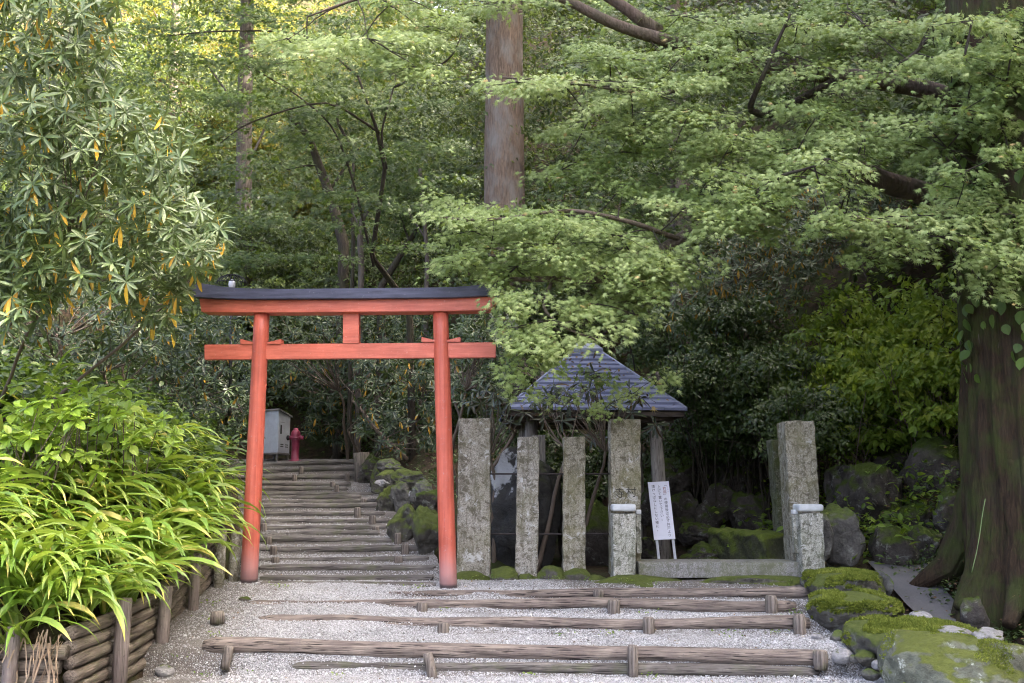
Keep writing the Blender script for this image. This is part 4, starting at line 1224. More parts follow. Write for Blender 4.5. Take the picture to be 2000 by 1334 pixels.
def whorl(P, A, r_, n, L, tpl, old=.10, tone=.45, spread=(.75, -.35)):
    """rosettes of long leaves at twig ends. P (m,3), A (m,3) twig directions"""
    m = len(P)
    A = nrm(A)
    ref = nrm(r_.normal(0, 1, (m, 3)))
    X = nrm(np.cross(A, ref)); Yv = np.cross(A, X)
    Ls = []
    for i in range(n):
        th = 2 * np.pi * (i * .618 + r_.random(m) * .10)
        el = spread[0] + (spread[1] - spread[0]) * (i / (n - 1)) + r_.normal(0, .16, m)
        rad = np.cos(th)[:, None] * X + np.sin(th)[:, None] * Yv
        D = np.cos(el)[:, None] * rad + np.sin(el)[:, None] * A
        D[:, 2] -= .18
        Nn = A - (A * nrm(D)).sum(1, keepdims=True) * nrm(D) + r_.normal(0, .15, (m, 3))
        is_old = r_.random(m) < old * (2.2 if i >= n - 3 else .25)
        t = np.clip(tone + r_.normal(0, .16, m), 0, .85)
        t = np.where(is_old, r_.uniform(.90, 1, m), t)
        D = np.where(is_old[:, None], D * .5 + np.array([0, 0, -.9]), D)
        s = L * r_.uniform(.75, 1.12, m) * (.7 + .3 * min(1, i / 3))
        Ls.append(scatter(tpl, P + A * (.02 * (n - i) / n), D, Nn, s, t))
    return cat(Ls)

def crown(blobs, nspray, per, size, r_, tpl, tone=(.2, .8), flat=.28, rspray=(.5, 1.0), shell=.45):
    """a tree crown: flat boughs spread through the volume of a few ellipsoids"""
    vol = np.array([b[3] * b[4] * b[5] for b in blobs]); vol = vol ** .8 / (vol ** .8).sum()
    out = []
    for i in r_.choice(len(blobs), nspray, p=vol):
        cx, cy, cz, ax, ay, az = blobs[i]
        d = nrm(r_.normal(0, 1, 3)); q = shell + (1 - shell) * r_.random() ** .6
        C = np.array([cx + d[0] * ax * q, cy + d[1] * ay * q, cz + d[2] * az * q])
        rs = r_.uniform(*rspray)
        out.append(spray(C, rs, rs * .8, rs * r_.uniform(.1, .5), per, size, r_, tpl, tone, flat, 8, r_.uniform(0, 6.28), .45))
    return cat(out)

# ------------------------------------------------------------------ trees with trunks one can tell apart
def bark_tube(pts, rad, n, amp, seed, fz=.9, fa=10, nz=60, foot=None):
    P = [Vector(p) for p in pts]
    tt = np.linspace(0, len(P) - 1, nz)
    pp, rr = [], []
    for t in tt:
        i = min(int(t), len(P) - 2); f = t - i
        pp.append(P[i].lerp(P[i + 1], f)); rr.append(rad[i] + (rad[i + 1] - rad[i]) * f)
    V, F = tube(pp, rr, n)
    ctr = np.repeat(np.array([p[:] for p in pp]), n, 0)
    for i in range(nz * n):
        a = (i % n) / n * 2 * math.pi; z = pp[i // n].z
        q = Vector((math.cos(a) * fa / 3, math.sin(a) * fa / 3, z * fz)) + Vector((seed * 5, 0, 0))
        d = abs(mnoise.noise(q * 1.6)) * 1.2 + .5 * mnoise.noise(Vector((math.cos(a) * fa, math.sin(a) * fa, z * fz * 1.5)) + Vector((seed, 3, 0)))
        e = 0
        if foot:
            q = max(0, 1 - (z - foot[0]) / foot[1]) ** 2
            e = q * foot[2] * (.5 + .5 * math.sin(a * foot[3] + 1.3)) + .5 * q * foot[2] * mnoise.noise(Vector((math.cos(a) * 2, math.sin(a) * 2, z * .8)))
        V[i] = ctr[i] + (V[i] - ctr[i]) * (1 + amp * d + e)
    return V, F

def conifer_crown(x, y, z0, z1, r, n, seed, per=60, size=.22):
    r_ = np.random.default_rng(seed)
    L = []
    for i in range(n):
        f = r_.random(); z = z0 + (z1 - z0) * f; th = r_.uniform(0, 6.28); q = r * (1 - .75 * f) * r_.uniform(.4, 1)
        L.append(spray((x + math.cos(th) * q, y + math.sin(th) * q, z), .9, .6, .1, per, size, r_, SMALL, (.0, .45), .5, 6, th))
    return cat(L)

p0 = at(985, 760, 19.5)
ct = thing('cedar_tree', 'tall straight cedar trunk with peeling brown and grey bark rising above the gate', 'tree', (p0.x, 19.5, ground_z(p0.x, 19.5)))
cw = [at(985, y, 19.5) for y in (900, 640, 370, 180, 40, -300, -900)]
part('trunk', bark_tube(cw, [.50, .45, .405, .385, .372, .33, .24], 96, .035, 1, .5, 14, 110), M['cedar'], ct, True)
foliage('crown', conifer_crown(p0.x, 19.5, 12.5, 22, 3.4, 160, 5), M['forest'], ct)

tx = at(1889, 800, 9.8).x + .86
rt = thing('cedar_tree', 'massive dark old cedar trunk with flaring mossy roots at the right edge', 'tree', (tx, 9.8, .7))
part('trunk', bark_tube([(tx + .05, 9.8, .2), (tx + .03, 9.8, .75), (tx, 9.8, 1.3), (tx, 9.8, 2.4), (tx, 9.8, 4.5), (tx, 9.8, 8), (tx, 9.8, 13)], [.92, .87, .83, .80, .75, .68, .5], 200, .085, 2, .45, 16, 150, (.4, 1.5, .24, 7)), M['cedar_old'], rt, True)
for k, (ex, ey, ez, r0) in enumerate([(-1.02, -.1, .50, .15), (-.85, -.62, .42, .14), (-.35, -1.05, .40, .15), (-1.05, .8, .60, .16)]):
    hh_ = math.hypot(ex, ey); a = Vector((tx + ex / hh_ * .60, 9.8 + ey / hh_ * .60, 1.75)); b = Vector((tx + ex, 9.8 + ey, ez))
    pts = [a, a.lerp(b, .30) + Vector((0, 0, -.22)), a.lerp(b, .65) + Vector((0, 0, -.26)), b + Vector((ex * .1, ey * .1, -.10))]
    part('root', bark_tube(pts, [.24, r0 * 1.15, r0 * .8, .05], 48, .22, 10 + k, 1.2, 8, 34), M['cedar_old'], rt, True)
foliage('crown', conifer_crown(tx, 9.8, 10.5, 19, 4.0, 150, 6), M['forest'], rt)

# creeper on the big trunk
r_ = np.random.default_rng(21)
n = 420
th = r_.uniform(R(175), R(300), n); z = 2.6 + 3.4 * r_.random(n)
clump = np.array([mnoise.noise(Vector((a * 2.2, b * 1.3, 4))) for a, b in zip(th, z)])
k = (clump > -.12) | (z > 5.2); th, z = th[k], z[k]; n = len(th)
rad = np.interp(z, [2.4, 4.5, 8], [.82, .78, .7]) + r_.uniform(.0, .12, n)
P = np.stack([tx + rad * np.cos(th), 9.8 + rad * np.sin(th), z], -1)
Nn = np.stack([np.cos(th), np.sin(th), .5 + 0 * th], -1) + r_.normal(0, .3, (n, 3)); D = np.stack([r_.normal(0, .5, n), r_.normal(0, .3, n), -np.ones(n)], -1)
ROUND = T_blade([(0, .10), (.12, .30), (.4, .42), (.68, .33), (.88, .14), (1, .01)], .15, .1)
vine = thing('climbing_vine', 'round-leaved creeper climbing the upper trunk of the big right cedar', 'vine', (tx - .6, 9.2, 2.4))
foliage('leaves', scatter(ROUND, P, D, Nn, r_.uniform(.09, .15, n), r_.random(n)), M['ivy'], vine)
vs_ = []
for q in range(6):
    t0 = R(r_.uniform(185, 290))
    vs_.append(tube([(tx + (.80 - .02 * i) * math.cos(t0 + .08 * math.sin(i * 1.3 + q)), 9.8 + (.80 - .02 * i) * math.sin(t0 + .08 * math.sin(i * 1.3 + q)), 2.3 + i * .5) for i in range(8)], .012, 5))
part('stem', join(*vs_), M['twig'], vine, True)
# pale cord leaning on the trunk
a, b = at(1898, 1118, 8.75), at(1926, 975, 8.85)
solo('cord', tube(bend(a, b, 10, .03, 3, .03), .0042, 6), M['hose'], 'thin pale green cord hanging down the root of the big right cedar', 'cord', smooth=True)

def far_tree(name, label, pts_px, Y, r0, r1, mat, blobs, nsp, per, size, leafmat, seed, branches=(), tone=(.2, .7), tpl=SMALL):
    pts = [at(x, y, Y) for x, y in pts_px]
    base = pts[0].copy(); gzv = float(ground_z(base.x, base.y))
    pts = [Vector((base.x, base.y, min(base.z - .3, gzv - .2)))] + pts
    t = thing(name, label, 'tree', (base.x, base.y, gzv))
    nn = 40
    part('trunk', bark_tube(pts, list(np.linspace(r0, r1, len(pts))), 28, .05, seed, .7, 8, nn), M[mat], t, True)
    for (x0, y0, x1, y1, ra, dy) in branches:
        a, b = at(x0, y0, Y), at(x1, y1, Y + dy)
        part('branch', tube(bend(a, b, 9, .05, seed + x0), np.linspace(ra, ra * .35, 9), 8, .1, 5, seed), M[mat], t, True)
    if blobs:
        r_ = np.random.default_rng(seed)
        B = []
        for (bx, by, dY, ax, ay, az) in blobs:
            c = at(bx, by, Y + dY); B.append((c.x, c.y, c.z, ax, ay, az))
        foliage('crown', crown(B, nsp, per, size, r_, tpl, tone), M[leafmat], t)
    return t
far_tree('tall_tree', 'straight grey trunk with flaking bark left of the gate, behind the rhododendron', [(478, 560), (476, 380), (478, 190), (482, 60), (486, -150)], 27, .26, .17, 'bark',
         [(470, 60, 0, 3.2, 2.4, 2.2), (600, -80, 0, 4, 3, 3), (380, -60, -1, 3, 2, 2)], 90, 60, .16, 'forest', 31, [(478, 330, 560, 180, .05, 0), (479, 230, 400, 120, .05, 0)], (.3, .9))
far_tree('tall_tree', 'slender pale trunk in the sunlit gap at the upper left', [(338, 330), (338, 160), (345, 0), (350, -150)], 36, .19, .14, 'cedar',
         [(340, -80, 0, 3.5, 3, 3)], 50, 60, .18, 'forest', 32, [(340, 120, 300, 20, .05, 0)], (.3, .9))
far_tree('leaning_tree', 'dark crooked trunk leaning left in front of the yellow sunlit leaves', [(672, 480), (648, 390), (622, 320), (604, 268), (560, 220)], 24, .15, .07, 'bark_dark',
         [(570, 220, 0, 2.4, 1.6, 1.0), (680, 250, .5, 2.2, 1.6, .9)], 70, 60, .13, 'maple_shaded', 33, [(640, 375, 700, 290, .05, 0), (622, 320, 560, 330, .04, 0), (655, 410, 730, 350, .04, .3)], (.2, .8), STAR5)
far_tree('dead_tree', 'pale broken tree stub standing above the left half of the gate beam', [(706, 520), (703, 470), (707, 430), (717, 412)], 21, .07, .05, 'bark', None, 0, 0, 0, '', 34, [(704, 455, 690, 415, .03, 0)])
far_tree('thin_tree', 'thin pale trunk just above the middle of the gate beam', [(832, 640), (833, 560), (834, 500), (828, 420), (820, 330)], 20.5, .055, .035, 'bark',
         [(820, 330, .5, 1.6, 1.2, .7), (760, 380, 1, 1.5, 1.2, .6)], 50, 60, .11, 'maple_shaded', 35, [(833, 470, 790, 400, .02, 0)], (.2, .7), STAR5)
far_tree('cedar_tree', 'reddish brown trunk half hidden by shrubs right of the hut roof', [(1332, 680), (1331, 560), (1330, 470), (1328, 300), (1325, 100), (1322, -200)], 18.5, .23, .17, 'cedar',
         [(1330, -200, 0, 2.6, 2, 2)], 40, 60, .17, 'forest', 36)
far_tree('thin_tree', 'grey trunk close beside the reddish trunk right of the hut roof', [(1310, 680), (1318, 560), (1322, 470), (1310, 300)], 17.6, .06, .04, 'bark', [(1320, 330, .5, 1.6, 1.3, .7)], 30, 50, .12, 'maple_shaded', 37, (), (.1, .6), STAR5)
far_tree('thin_tree', 'thin bent trunk forking above the left post of the gate', [(690, 470), (688, 360), (692, 300), (660, 240), (655, 180)], 22.5, .045, .03, 'bark_dark',
         [(660, 200, 0, 1.8, 1.4, .8)], 40, 60, .12, 'maple_shaded', 38, [(690, 330, 730, 270, .02, 0)], (.2, .8), STAR5)
far_tree('tall_tree', 'dark double trunk far up the slope at the upper right', [(1652, 300), (1650, 160), (1648, 40), (1645, -120)], 27, .28, .2, 'cedar_old', [(1650, -160, 0, 4, 3, 3)], 40, 60, .18, 'forest', 39)
far_tree('leaning_tree', 'dark slanting trunk rising behind the right half of the gate beam', [(745, 560), (775, 510), (800, 470), (822, 440)], 21.8, .09, .05, 'bark_dark', [(850, 400, .5, 1.6, 1.3, .8)], 36, 60, .12, 'maple_shaded', 40, [(800, 470, 780, 420, .03, 0)], (.1, .6), STAR5)

# ------------------------------------------------------------------ the maple whose boughs fill the upper right
r_ = np.random.default_rng(77)
mx, my = 7.6, 12.2
mt = thing('maple_tree', 'large green maple spreading layered boughs over the hut and the right of the gate', 'tree', (mx, my, float(ground_z(mx, my))))
hub = Vector((mx - .2, my - .3, 3.6))
part('trunk', bark_tube([(mx, my, float(ground_z(mx, my)) - .2), (mx - .05, my - .1, 2.9), hub, hub + Vector((.1, 0, 2)), hub + Vector((-.2, -.2, 5))], [.34, .30, .27, .22, .14], 40, .05, 3), M['bark_brown'], mt, True)
limbs = []
def limb(px_pts, r0, r1, start=None, seed=0, mat='bark_brown'):
    pts = ([Vector(start)] if start is not None else []) + [at(x, y, Y) for x, y, Y in px_pts]
    P = []
    for i in range(len(pts) - 1):
        for t in np.linspace(0, 1, 6)[: -1 if i < len(pts) - 2 else None]:
            w_ = Vector(mnoise.noise_vector(Vector((i + t, seed * 3.1, .5)))) * .035
            P.append(pts[i].lerp(pts[i + 1], t) + w_)
    for _ in range(2):
        P = [P[0]] + [(P[i - 1] + P[i] * 2 + P[i + 1]) / 4 for i in range(1, len(P) - 1)] + [P[-1]]
    rad = np.linspace(r0, r1, len(P))
    part('limb', tube(P, rad, 14, .10, 5, seed), M[mat], mt, True)
    limbs.extend(P)
    return P
limb([(1940, 440, 11.6), (1815, 383, 11.2), (1740, 362, 11.0), (1650, 322, 10.8), (1560, 345, 10.6), (1450, 400, 10.4), (1330, 470, 10.2), (1200, 545, 10.2), (1080, 545, 10.1), (960, 548, 10.1)], .17, .018, hub, 1)
limb([(1860, 180, 11.4), (1640, 150, 11.2), (1440, 130, 11.0), (1290, 72, 10.8), (1195, 46, 10.7), (1080, -12, 10.6), (900, -40, 10.5), (720, -8, 10.4), (600, 30, 10.3)], .13, .008, hub + Vector((0, 0, 1.2)), 2)
limb([(1290, 66, 10.9), (1210, 10, 10.8), (1130, -40, 10.7), (980, -60, 10.6)], .08, .03, None, 3)
limb([(1640, 150, 11.2), (1500, 230, 10.8), (1465, 215, 10.6), (1482, 165, 10.4), (1512, 95, 10.3), (1545, 30, 10.2)], .05, .014, None, 4, 'bark_dark')
limb([(1560, 345, 10.6), (1508, 420, 9.8), (1505, 360, 9.4), (1540, 340, 9.2), (1600, 320, 9.0)], .035, .010, None, 5, 'bark_dark')
limb([(1910, 60, 10.6), (1840, 40, 10.2), (1800, 90, 9.9), (1760, 120, 9.7)], .05, .012, hub + Vector((0, 0, 2)), 6, 'bark_dark')
limb([(1990, 520, 10.2), (1880, 470, 9.4), (1760, 440, 9.0), (1660, 420, 8.9)], .05, .012, hub, 7)
limb([(1080, 545, 10.1), (1060, 600, 9.7), (1100, 640, 9.5), (1180, 670, 9.5)], .02, .008, None, 8)
limb([(1330, 470, 10.2), (1260, 440, 9.9), (1120, 410, 9.8), (960, 430, 9.8), (860, 425, 9.8)], .03, .010, None, 9)
limb([(1440, 130, 11.0), (1300, 190, 10.2), (1120, 160, 9.9), (980, 150, 9.8)], .03, .010, None, 10)

PADS = [(990, 572, 44, 22, 9.7, .5, .8), (960, 600, 30, 14, 9.7, .5, .8), (1900, 40, 110, 46, 8.6, .5, .85), (1980, 90, 80, 50, 8.5, .5, .85), (1885, 110, 70, 36, 8.6, .5, .85), (1965, 160, 60, 30, 8.6, .45, .8), (1890, 215, 70, 30, 8.7, .45, .8), (1970, 300, 50, 36, 8.6, .4, .75), (1885, 335, 60, 26, 8.7, .45, .8), (1040, 660, 70, 34, 9.4, .5, .8), (1010, 715, 50, 26, 9.5, .4, .7), (1020, 760, 34, 14, 9.6, .45, .7),
  (1960, 110, 90, 50, 8.9, .5, .85), (1890, 190, 70, 30, 9.0, .5, .8), (1960, 250, 50, 30, 9.0, .4, .7), (1345, 95, 95, 38, 10.2, .45, .75), (1430, 110, 90, 36, 10.1, .45, .75), (1240, 250, 110, 40, 10.3, .35, .6), (1150, 235, 90, 30, 10.4, .3, .55), (1100, 330, 90, 34, 10.5, .25, .5), (1220, 360, 110, 44, 10.3, .3, .6), (1660, 370, 60, 24, 9.1, .5, .8),
  # px, py, half-width, half-height, depth, tone lo, hi
    (720, 75, 175, 66, 10.2, .55, .85), (600, 115, 80, 30, 10.4, .45, .75), (810, 130, 80, 42, 10.1, .55, .85), (560, 75, 70, 26, 10.3, .45, .8), (860, 30, 90, 40, 10.4, .3, .6), (1000, 4, 110, 24, 10.5, .35, .7),
    (1130, 155, 160, 40, 9.7, .55, .9), (1010, 160, 80, 24, 9.6, .55, .85), (1270, 175, 150, 46, 9.8, .6, .9), (1190, 115, 110, 34, 10.4, .4, .7), (1350, 215, 140, 56, 9.9, .55, .85), (1440, 265, 110, 50, 9.9, .5, .8),
    (1300, 110, 120, 40, 10.8, .3, .6), (1440, 60, 130, 46, 10.6, .45, .75), (1330, 30, 120, 36, 10.9, .3, .6), (1560, 45, 130, 44, 10.3, .5, .85), (1690, 50, 130, 44, 10.1, .5, .9), (1820, 45, 120, 46, 9.9, .55, .9), (1940, 60, 110, 60, 9.7, .5, .85),
    (1600, 130, 120, 44, 10.2, .4, .75), (1740, 140, 130, 44, 9.8, .55, .9), (1860, 130, 110, 46, 9.5, .55, .9), (1960, 160, 80, 46, 9.4, .45, .8), (1440, 150, 110, 36, 10.5, .3, .55),
    (1600, 215, 120, 46, 10.0, .4, .75), (1690, 265, 130, 50, 9.7, .45, .8), (1800, 235, 110, 44, 9.4, .5, .8), (1900, 235, 90, 34, 9.3, .4, .7), (1560, 290, 110, 40, 10.1, .35, .65), (1850, 290, 90, 30, 9.5, .4, .7),
    (1400, 330, 110, 50, 9.8, .5, .8), (1480, 370, 120, 50, 9.5, .5, .85), (1560, 345, 100, 40, 9.2, .6, .9), (1620, 310, 90, 30, 9.1, .55, .9), (1350, 400, 120, 44, 9.7, .5, .8), (1440, 430, 110, 40, 9.6, .5, .8),
    (980, 420, 150, 46, 9.9, .5, .8), (890, 425, 80, 30, 9.9, .5, .8), (1110, 420, 130, 50, 9.8, .45, .75), (1080, 475, 150, 46, 9.8, .5, .8), (960, 485, 110, 36, 9.9, .45, .75), (1210, 460, 120, 46, 9.7, .55, .85), (1300, 500, 110, 56, 9.6, .55, .85), (1190, 520, 90, 40, 9.7, .5, .8), (1250, 560, 80, 36, 9.6, .5, .75), (900, 510, 80, 26, 10.1, .4, .7), (1010, 520, 100, 24, 10.0, .35, .65),
    (1050, 585, 96, 40, 9.5, .6, .9), (1100, 630, 100, 40, 9.4, .6, .9), (1010, 640, 60, 34, 9.5, .35, .65), (1170, 655, 80, 26, 9.4, .6, .9), (1040, 690, 56, 32, 9.6, .35, .65), (1010, 735, 36, 16, 9.7, .4, .7), (1240, 615, 60, 24, 9.7, .45, .75),
    (1900, 390, 110, 50, 9.1, .45, .8), (1800, 420, 130, 44, 9.0, .6, .9), (1690, 430, 100, 34, 9.0, .6, .9), (1880, 460, 130, 50, 8.9, .6, .9), (1960, 510, 80, 46, 8.8, .6, .9), (1930, 560, 60, 36, 8.9, .5, .8), (1760, 480, 90, 28, 9.1, .5, .8), (1980, 420, 60, 44, 8.9, .5, .8), (1620, 430, 60, 22, 9.1, .5, .8),
    (1110, 775, 50, 14, 10.6, .45, .7), (1190, 790, 46, 22, 10.6, .45, .7), (1235, 770, 40, 22, 10.5, .5, .8), (1290, 735, 40, 26, 10.4, .5, .8), (1040, 760, 40, 14, 10.4, .5, .8), (1170, 735, 50, 14, 10.7, .4, .6), (1130, 725, 60, 16, 10.8, .3, .55),
    (760, 10, 140, 30, 10.7, .3, .6),
]
_rp = np.random.default_rng(5)
EXTRA = []
for (px, py, hw, hh, Y, t0, t1) in PADS:
    if py > 700: continue
    for q in range(2):
        EXTRA.append((px + _rp.uniform(-.8, .8) * hw, py + _rp.uniform(-1.1, 1.2) * hh, hw * .75, hh * .85, Y + _rp.uniform(.15, .8), max(.1, t0 - .22), t1 - .12))
EXTRA = [p for p in EXTRA if not (abs(p[0] - 985) < p[2] + 22 and (30 < p[1] < 118 or 185 < p[1] < 385)) and not (p[0] - p[2] < 985 and p[1] + p[3] > 570) and not (1080 < p[0] and p[1] > 600) and not (1640 < p[0] < 1830 and 310 < p[1] < 390)]
NBASE = len(PADS)
PADS = PADS + EXTRA
PC = np.array([at(p[0], p[1], p[4])[:] for p in PADS[:NBASE]])
leaf_sets, twig_sets = [], []
LP = np.array([p[:] for p in limbs])
for i, (px, py, hw, hh, Y, t0, t1) in enumerate(PADS):
    C = at(px, py, Y); mpp = Y / FPX * 1.02
    rx = hw * mpp; hz = hh * mpp * .92
    n = int(hw * hh * 3.14 / 42)
    leaf_sets.append(spray(C, rx, min(rx * .75, .9), hz, n, .084, r_, STAR7, (t0, t1), .22, 13, r_.normal(0, .15), .42, .95, r_.normal(0, .22)))
    # the bough's twigs
    if i < NBASE:
        d2 = ((LP - np.array(C)) ** 2).sum(1)
        q = LP[r_.choice(np.argsort(d2)[:7])]
        if d2.min() > .55:      # far from a limb: hang on the neighbouring bough instead
            dp = ((PC - np.array(C)) ** 2).sum(1); dp[i] = 9e9
            q = PC[np.argmin(dp)]
    else:
        q = PC[np.argmin(((PC - np.array(C)) ** 2).sum(1))]
    pts = bend(q, C, 7, .06, i, -.03)
    kr = .4 if py > 700 else 1
    twig_sets.append(tube(pts, np.linspace(.009 * kr, .004 * kr, 7), 6))
    for s in range(5):
        th = r_.uniform(0, 6.28); e = Vector(C) + Vector((math.cos(th) * rx * .8, math.sin(th) * rx * .5, math.sin(th) * hz * .8 - .04))
        twig_sets.append(tube(bend(C, e, 5, .08, i * 7 + s), np.linspace(.004, .0015, 5), 4, cap=False))
# inner leaves behind the boughs, their shade put into a darker colour
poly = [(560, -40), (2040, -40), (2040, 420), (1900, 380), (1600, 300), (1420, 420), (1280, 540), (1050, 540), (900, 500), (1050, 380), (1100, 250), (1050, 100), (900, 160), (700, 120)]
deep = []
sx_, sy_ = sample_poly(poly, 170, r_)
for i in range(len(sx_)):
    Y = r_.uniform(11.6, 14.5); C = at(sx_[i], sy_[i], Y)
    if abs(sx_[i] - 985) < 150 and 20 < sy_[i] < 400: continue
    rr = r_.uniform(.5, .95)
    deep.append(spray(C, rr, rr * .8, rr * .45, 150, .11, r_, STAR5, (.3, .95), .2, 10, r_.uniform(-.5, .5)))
part('twigs', join(*twig_sets), M['bark_dark'], mt, True)
foliage('crown', cat(leaf_sets), M['maple'], mt)
foliage('inner_crown', cat(deep), M['maple_shaded'], mt)

# second, shaded maple over the stair (upper left)
st2 = thing('maple_tree', 'shaded green maple with thin dark branches arching over the stair behind the gate', 'tree', (-2.2, 16.2, 1.4))
r_ = np.random.default_rng(78)
part('trunk', bark_tube([(-1.7, 17.4, 1.2), at(800, 600, 17), at(726, 500, 16), at(752, 330, 15.5), at(735, 250, 15.2), at(700, 150, 15)], [.07, .06, .04, .033, .026, .018], 16, .05, 8), M['bark_dark'], st2, True)
for k, pp in enumerate([[(755, 330, 15.5), (742, 260, 15.2), (770, 170, 15), (780, 110, 15)], [(730, 520, 16), (690, 350, 15.4), (650, 240, 15), (560, 170, 14.8), (430, 100, 14.6)], [(700, 150, 15), (600, 60, 14.6), (420, 60, 14.4), (330, 70, 14.2)], [(742, 260, 15.2), (640, 190, 14.8), (480, 240, 14.6), (430, 280, 14.6)], [(770, 170, 15), (880, 120, 14.8), (905, 60, 14.6)]]):
    P = [at(*q) for q in pp]
    PP = []
    for i in range(len(P) - 1):
        for t in np.linspace(0, 1, 5)[: -1 if i < len(P) - 2 else None]: PP.append(P[i].lerp(P[i + 1], t))
    for _ in range(2): PP = [PP[0]] + [(PP[i - 1] + PP[i] * 2 + PP[i + 1]) / 4 for i in range(1, len(PP) - 1)] + [PP[-1]]
    part('branch', tube(PP, np.linspace(.022, .008, len(PP)), 8, .1, 6, k), M['bark_dark'], st2, True)
L = []
for (px, py, hw, hh, Y, a, b) in [(420, 50, 150, 36, 14.4, .3, .6), (560, 40, 130, 40, 14.6, .3, .6), (330, 110, 110, 40, 14.4, .35, .7), (470, 130, 150, 40, 14.5, .25, .6), (600, 170, 130, 40, 14.7, .3, .6), (380, 190, 120, 30, 14.4, .4, .75), (520, 200, 130, 34, 14.6, .35, .7), (690, 210, 130, 50, 15, .2, .5),
                                  (800, 200, 100, 60, 15, .1, .4), (620, 270, 120, 34, 15, .3, .6), (740, 300, 120, 50, 15.3, .2, .5), (850, 280, 90, 60, 15.3, .15, .45), (700, 380, 110, 36, 15.5, .3, .6), (800, 400, 100, 46, 15.6, .2, .55), (560, 330, 70, 20, 15, .3, .6), (880, 90, 70, 60, 15, .1, .4), (470, 380, 90, 30, 15.6, .2, .5), (560, 430, 100, 34, 15.8, .25, .6), (780, 480, 90, 36, 15.8, .2, .5), (640, 500, 90, 30, 16, .2, .5), (530, 500, 80, 40, 16.2, .15, .45), (470, 440, 90, 40, 16, .2, .5), (440, 510, 100, 40, 16, .15, .45), (500, 310, 60, 26, 15, .3, .6), (485, 30, 70, 50, 14.5, .3, .6), (482, 110, 60, 40, 14.5, .3, .6), (478, 420, 70, 50, 16, .2, .5), (480, 500, 70, 46, 16, .2, .5), (470, 560, 60, 30, 16.3, .1, .4), (450, 330, 70, 26, 15, .3, .6), (380, 260, 90, 30, 14.6, .3, .6), (300, 60, 90, 40, 14.4, .3, .65), (690, 440, 70, 30, 15.6, .2, .5), (620, 380, 80, 30, 15.5, .25, .55), (280, 160, 70, 30, 14.5, .3, .65), (880, 350, 60, 40, 15, .2, .5)]:
    C = at(px, py, Y); mpp = Y / FPX
    L.append(spray(C, hw * mpp, .9, hh * mpp * .8, int(hw * hh * 3.14 / 40), .105, r_, STAR5, (a, b), .1, 13, r_.normal(0, .2)))
foliage('crown', cat(L), M['maple_shaded'], st2)

# ------------------------------------------------------------------ rhododendrons
def rhodo(name, label, poly, n, Yr, L, mat, base, nstem, seed, per=10, tpl=LANCE, old=.10, tone=.45, group=None, lift=.35, twig='twig', rtw=.012, lean=(-.1, -.55)):
    r_ = np.random.default_rng(seed)
    px, py = sample_poly(poly, n, r_)
    Y = Yr[0] + (Yr[1] - Yr[0]) * r_.random(len(px)) ** 1.2
    P = at_v(px, py, Y)
    A = np.stack([r_.normal(lean[0], .55, len(P)), r_.normal(lean[1], .4, len(P)), lift + r_.normal(.25, .35, len(P))], -1)
    gz0 = float(ground_z(base[0], base[1]))
    t = thing(name, label, 'shrub', (base[0], base[1], gz0), group)
    foliage('leaves', whorl(P, A, r_, per, L, tpl, old, tone), M[mat], t)
    tw = []
    hubs = [Vector((base[0] + r_.normal(0, .35), base[1] + r_.normal(0, .35), gz0 - .1)) for _ in range(nstem)]
    ctr = Vector(P.mean(0))
    mids = []
    for h_ in hubs:
        e = h_.lerp(ctr, .62) + Vector(r_.normal(0, .45, 3))
        pts = bend(h_, e, 9, .10, r_.integers(0, 99)); mids += pts[4:]
        tw.append(tube(pts, np.linspace(rtw * 3.2, rtw * 1.6, 9), 8))
    for i in r_.choice(len(P), min(len(P), nstem * 9), replace=False):
        q = min(mids, key=lambda m: (m - Vector(P[i])).length)
        tw.append(tube(bend(q, Vector(P[i]), 7, .10, i, .05), np.linspace(rtw, rtw * .45, 7), 6, cap=False))
    part('stems', join(*tw), M[twig], t, True)
    return t
rhodo('rhododendron_shrub', 'tall rhododendron with long glossy leaves, some orange, filling the upper left corner', [(-120, -60), (235, -60), (228, 90), (215, 170), (345, 235), (405, 300), (345, 335), (330, 350), (430, 420), (440, 470), (400, 510), (370, 530), (290, 510), (225, 580), (150, 560), (60, 640), (-120, 650)],
      1250, (8.0, 10.0), .165, 'rhodo', (-5.6, 9.8), 5, 101, 11, LANCE, .045, .45, rtw=.007)
rhodo('rhododendron_shrub', 'low hanging rhododendron bough with orange leaves just left of the gate beam', [(230, 560), (330, 540), (385, 515), (425, 485), (410, 525), (345, 600), (340, 650), (300, 640), (250, 600)],
      34, (8.8, 9.5), .18, 'rhodo', (-5.0, 9.9), 2, 102, 10, LANCE, .10, .5, rtw=.007)
rhodo('rhododendron_shrub', 'dark rhododendron with bronze leaves growing over the stone posts in front of the hut roof', [(900, 770), (960, 740), (1050, 770), (1130, 700), (1170, 720), (1270, 770), (1290, 830), (1200, 860), (1120, 860), (960, 830), (900, 840)],
      58, (11.4, 12.1), .17, 'bronze', (.3, 12.0), 5, 103, 8, LANCE, .05, .45, rtw=.010)
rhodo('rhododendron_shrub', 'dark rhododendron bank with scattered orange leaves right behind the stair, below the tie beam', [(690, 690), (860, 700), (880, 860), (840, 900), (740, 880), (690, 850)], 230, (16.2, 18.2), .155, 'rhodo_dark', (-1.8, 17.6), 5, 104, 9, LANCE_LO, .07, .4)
rhodo('rhododendron_shrub', 'dark rhododendron behind the hydrant and cabinet', [(530, 700), (720, 690), (720, 880), (600, 850), (580, 780), (530, 780)], 300, (22.5, 24.5), .18, 'rhodo_dark', (-4.3, 24.4), 5, 105, 9, LANCE_LO, .05, .4)
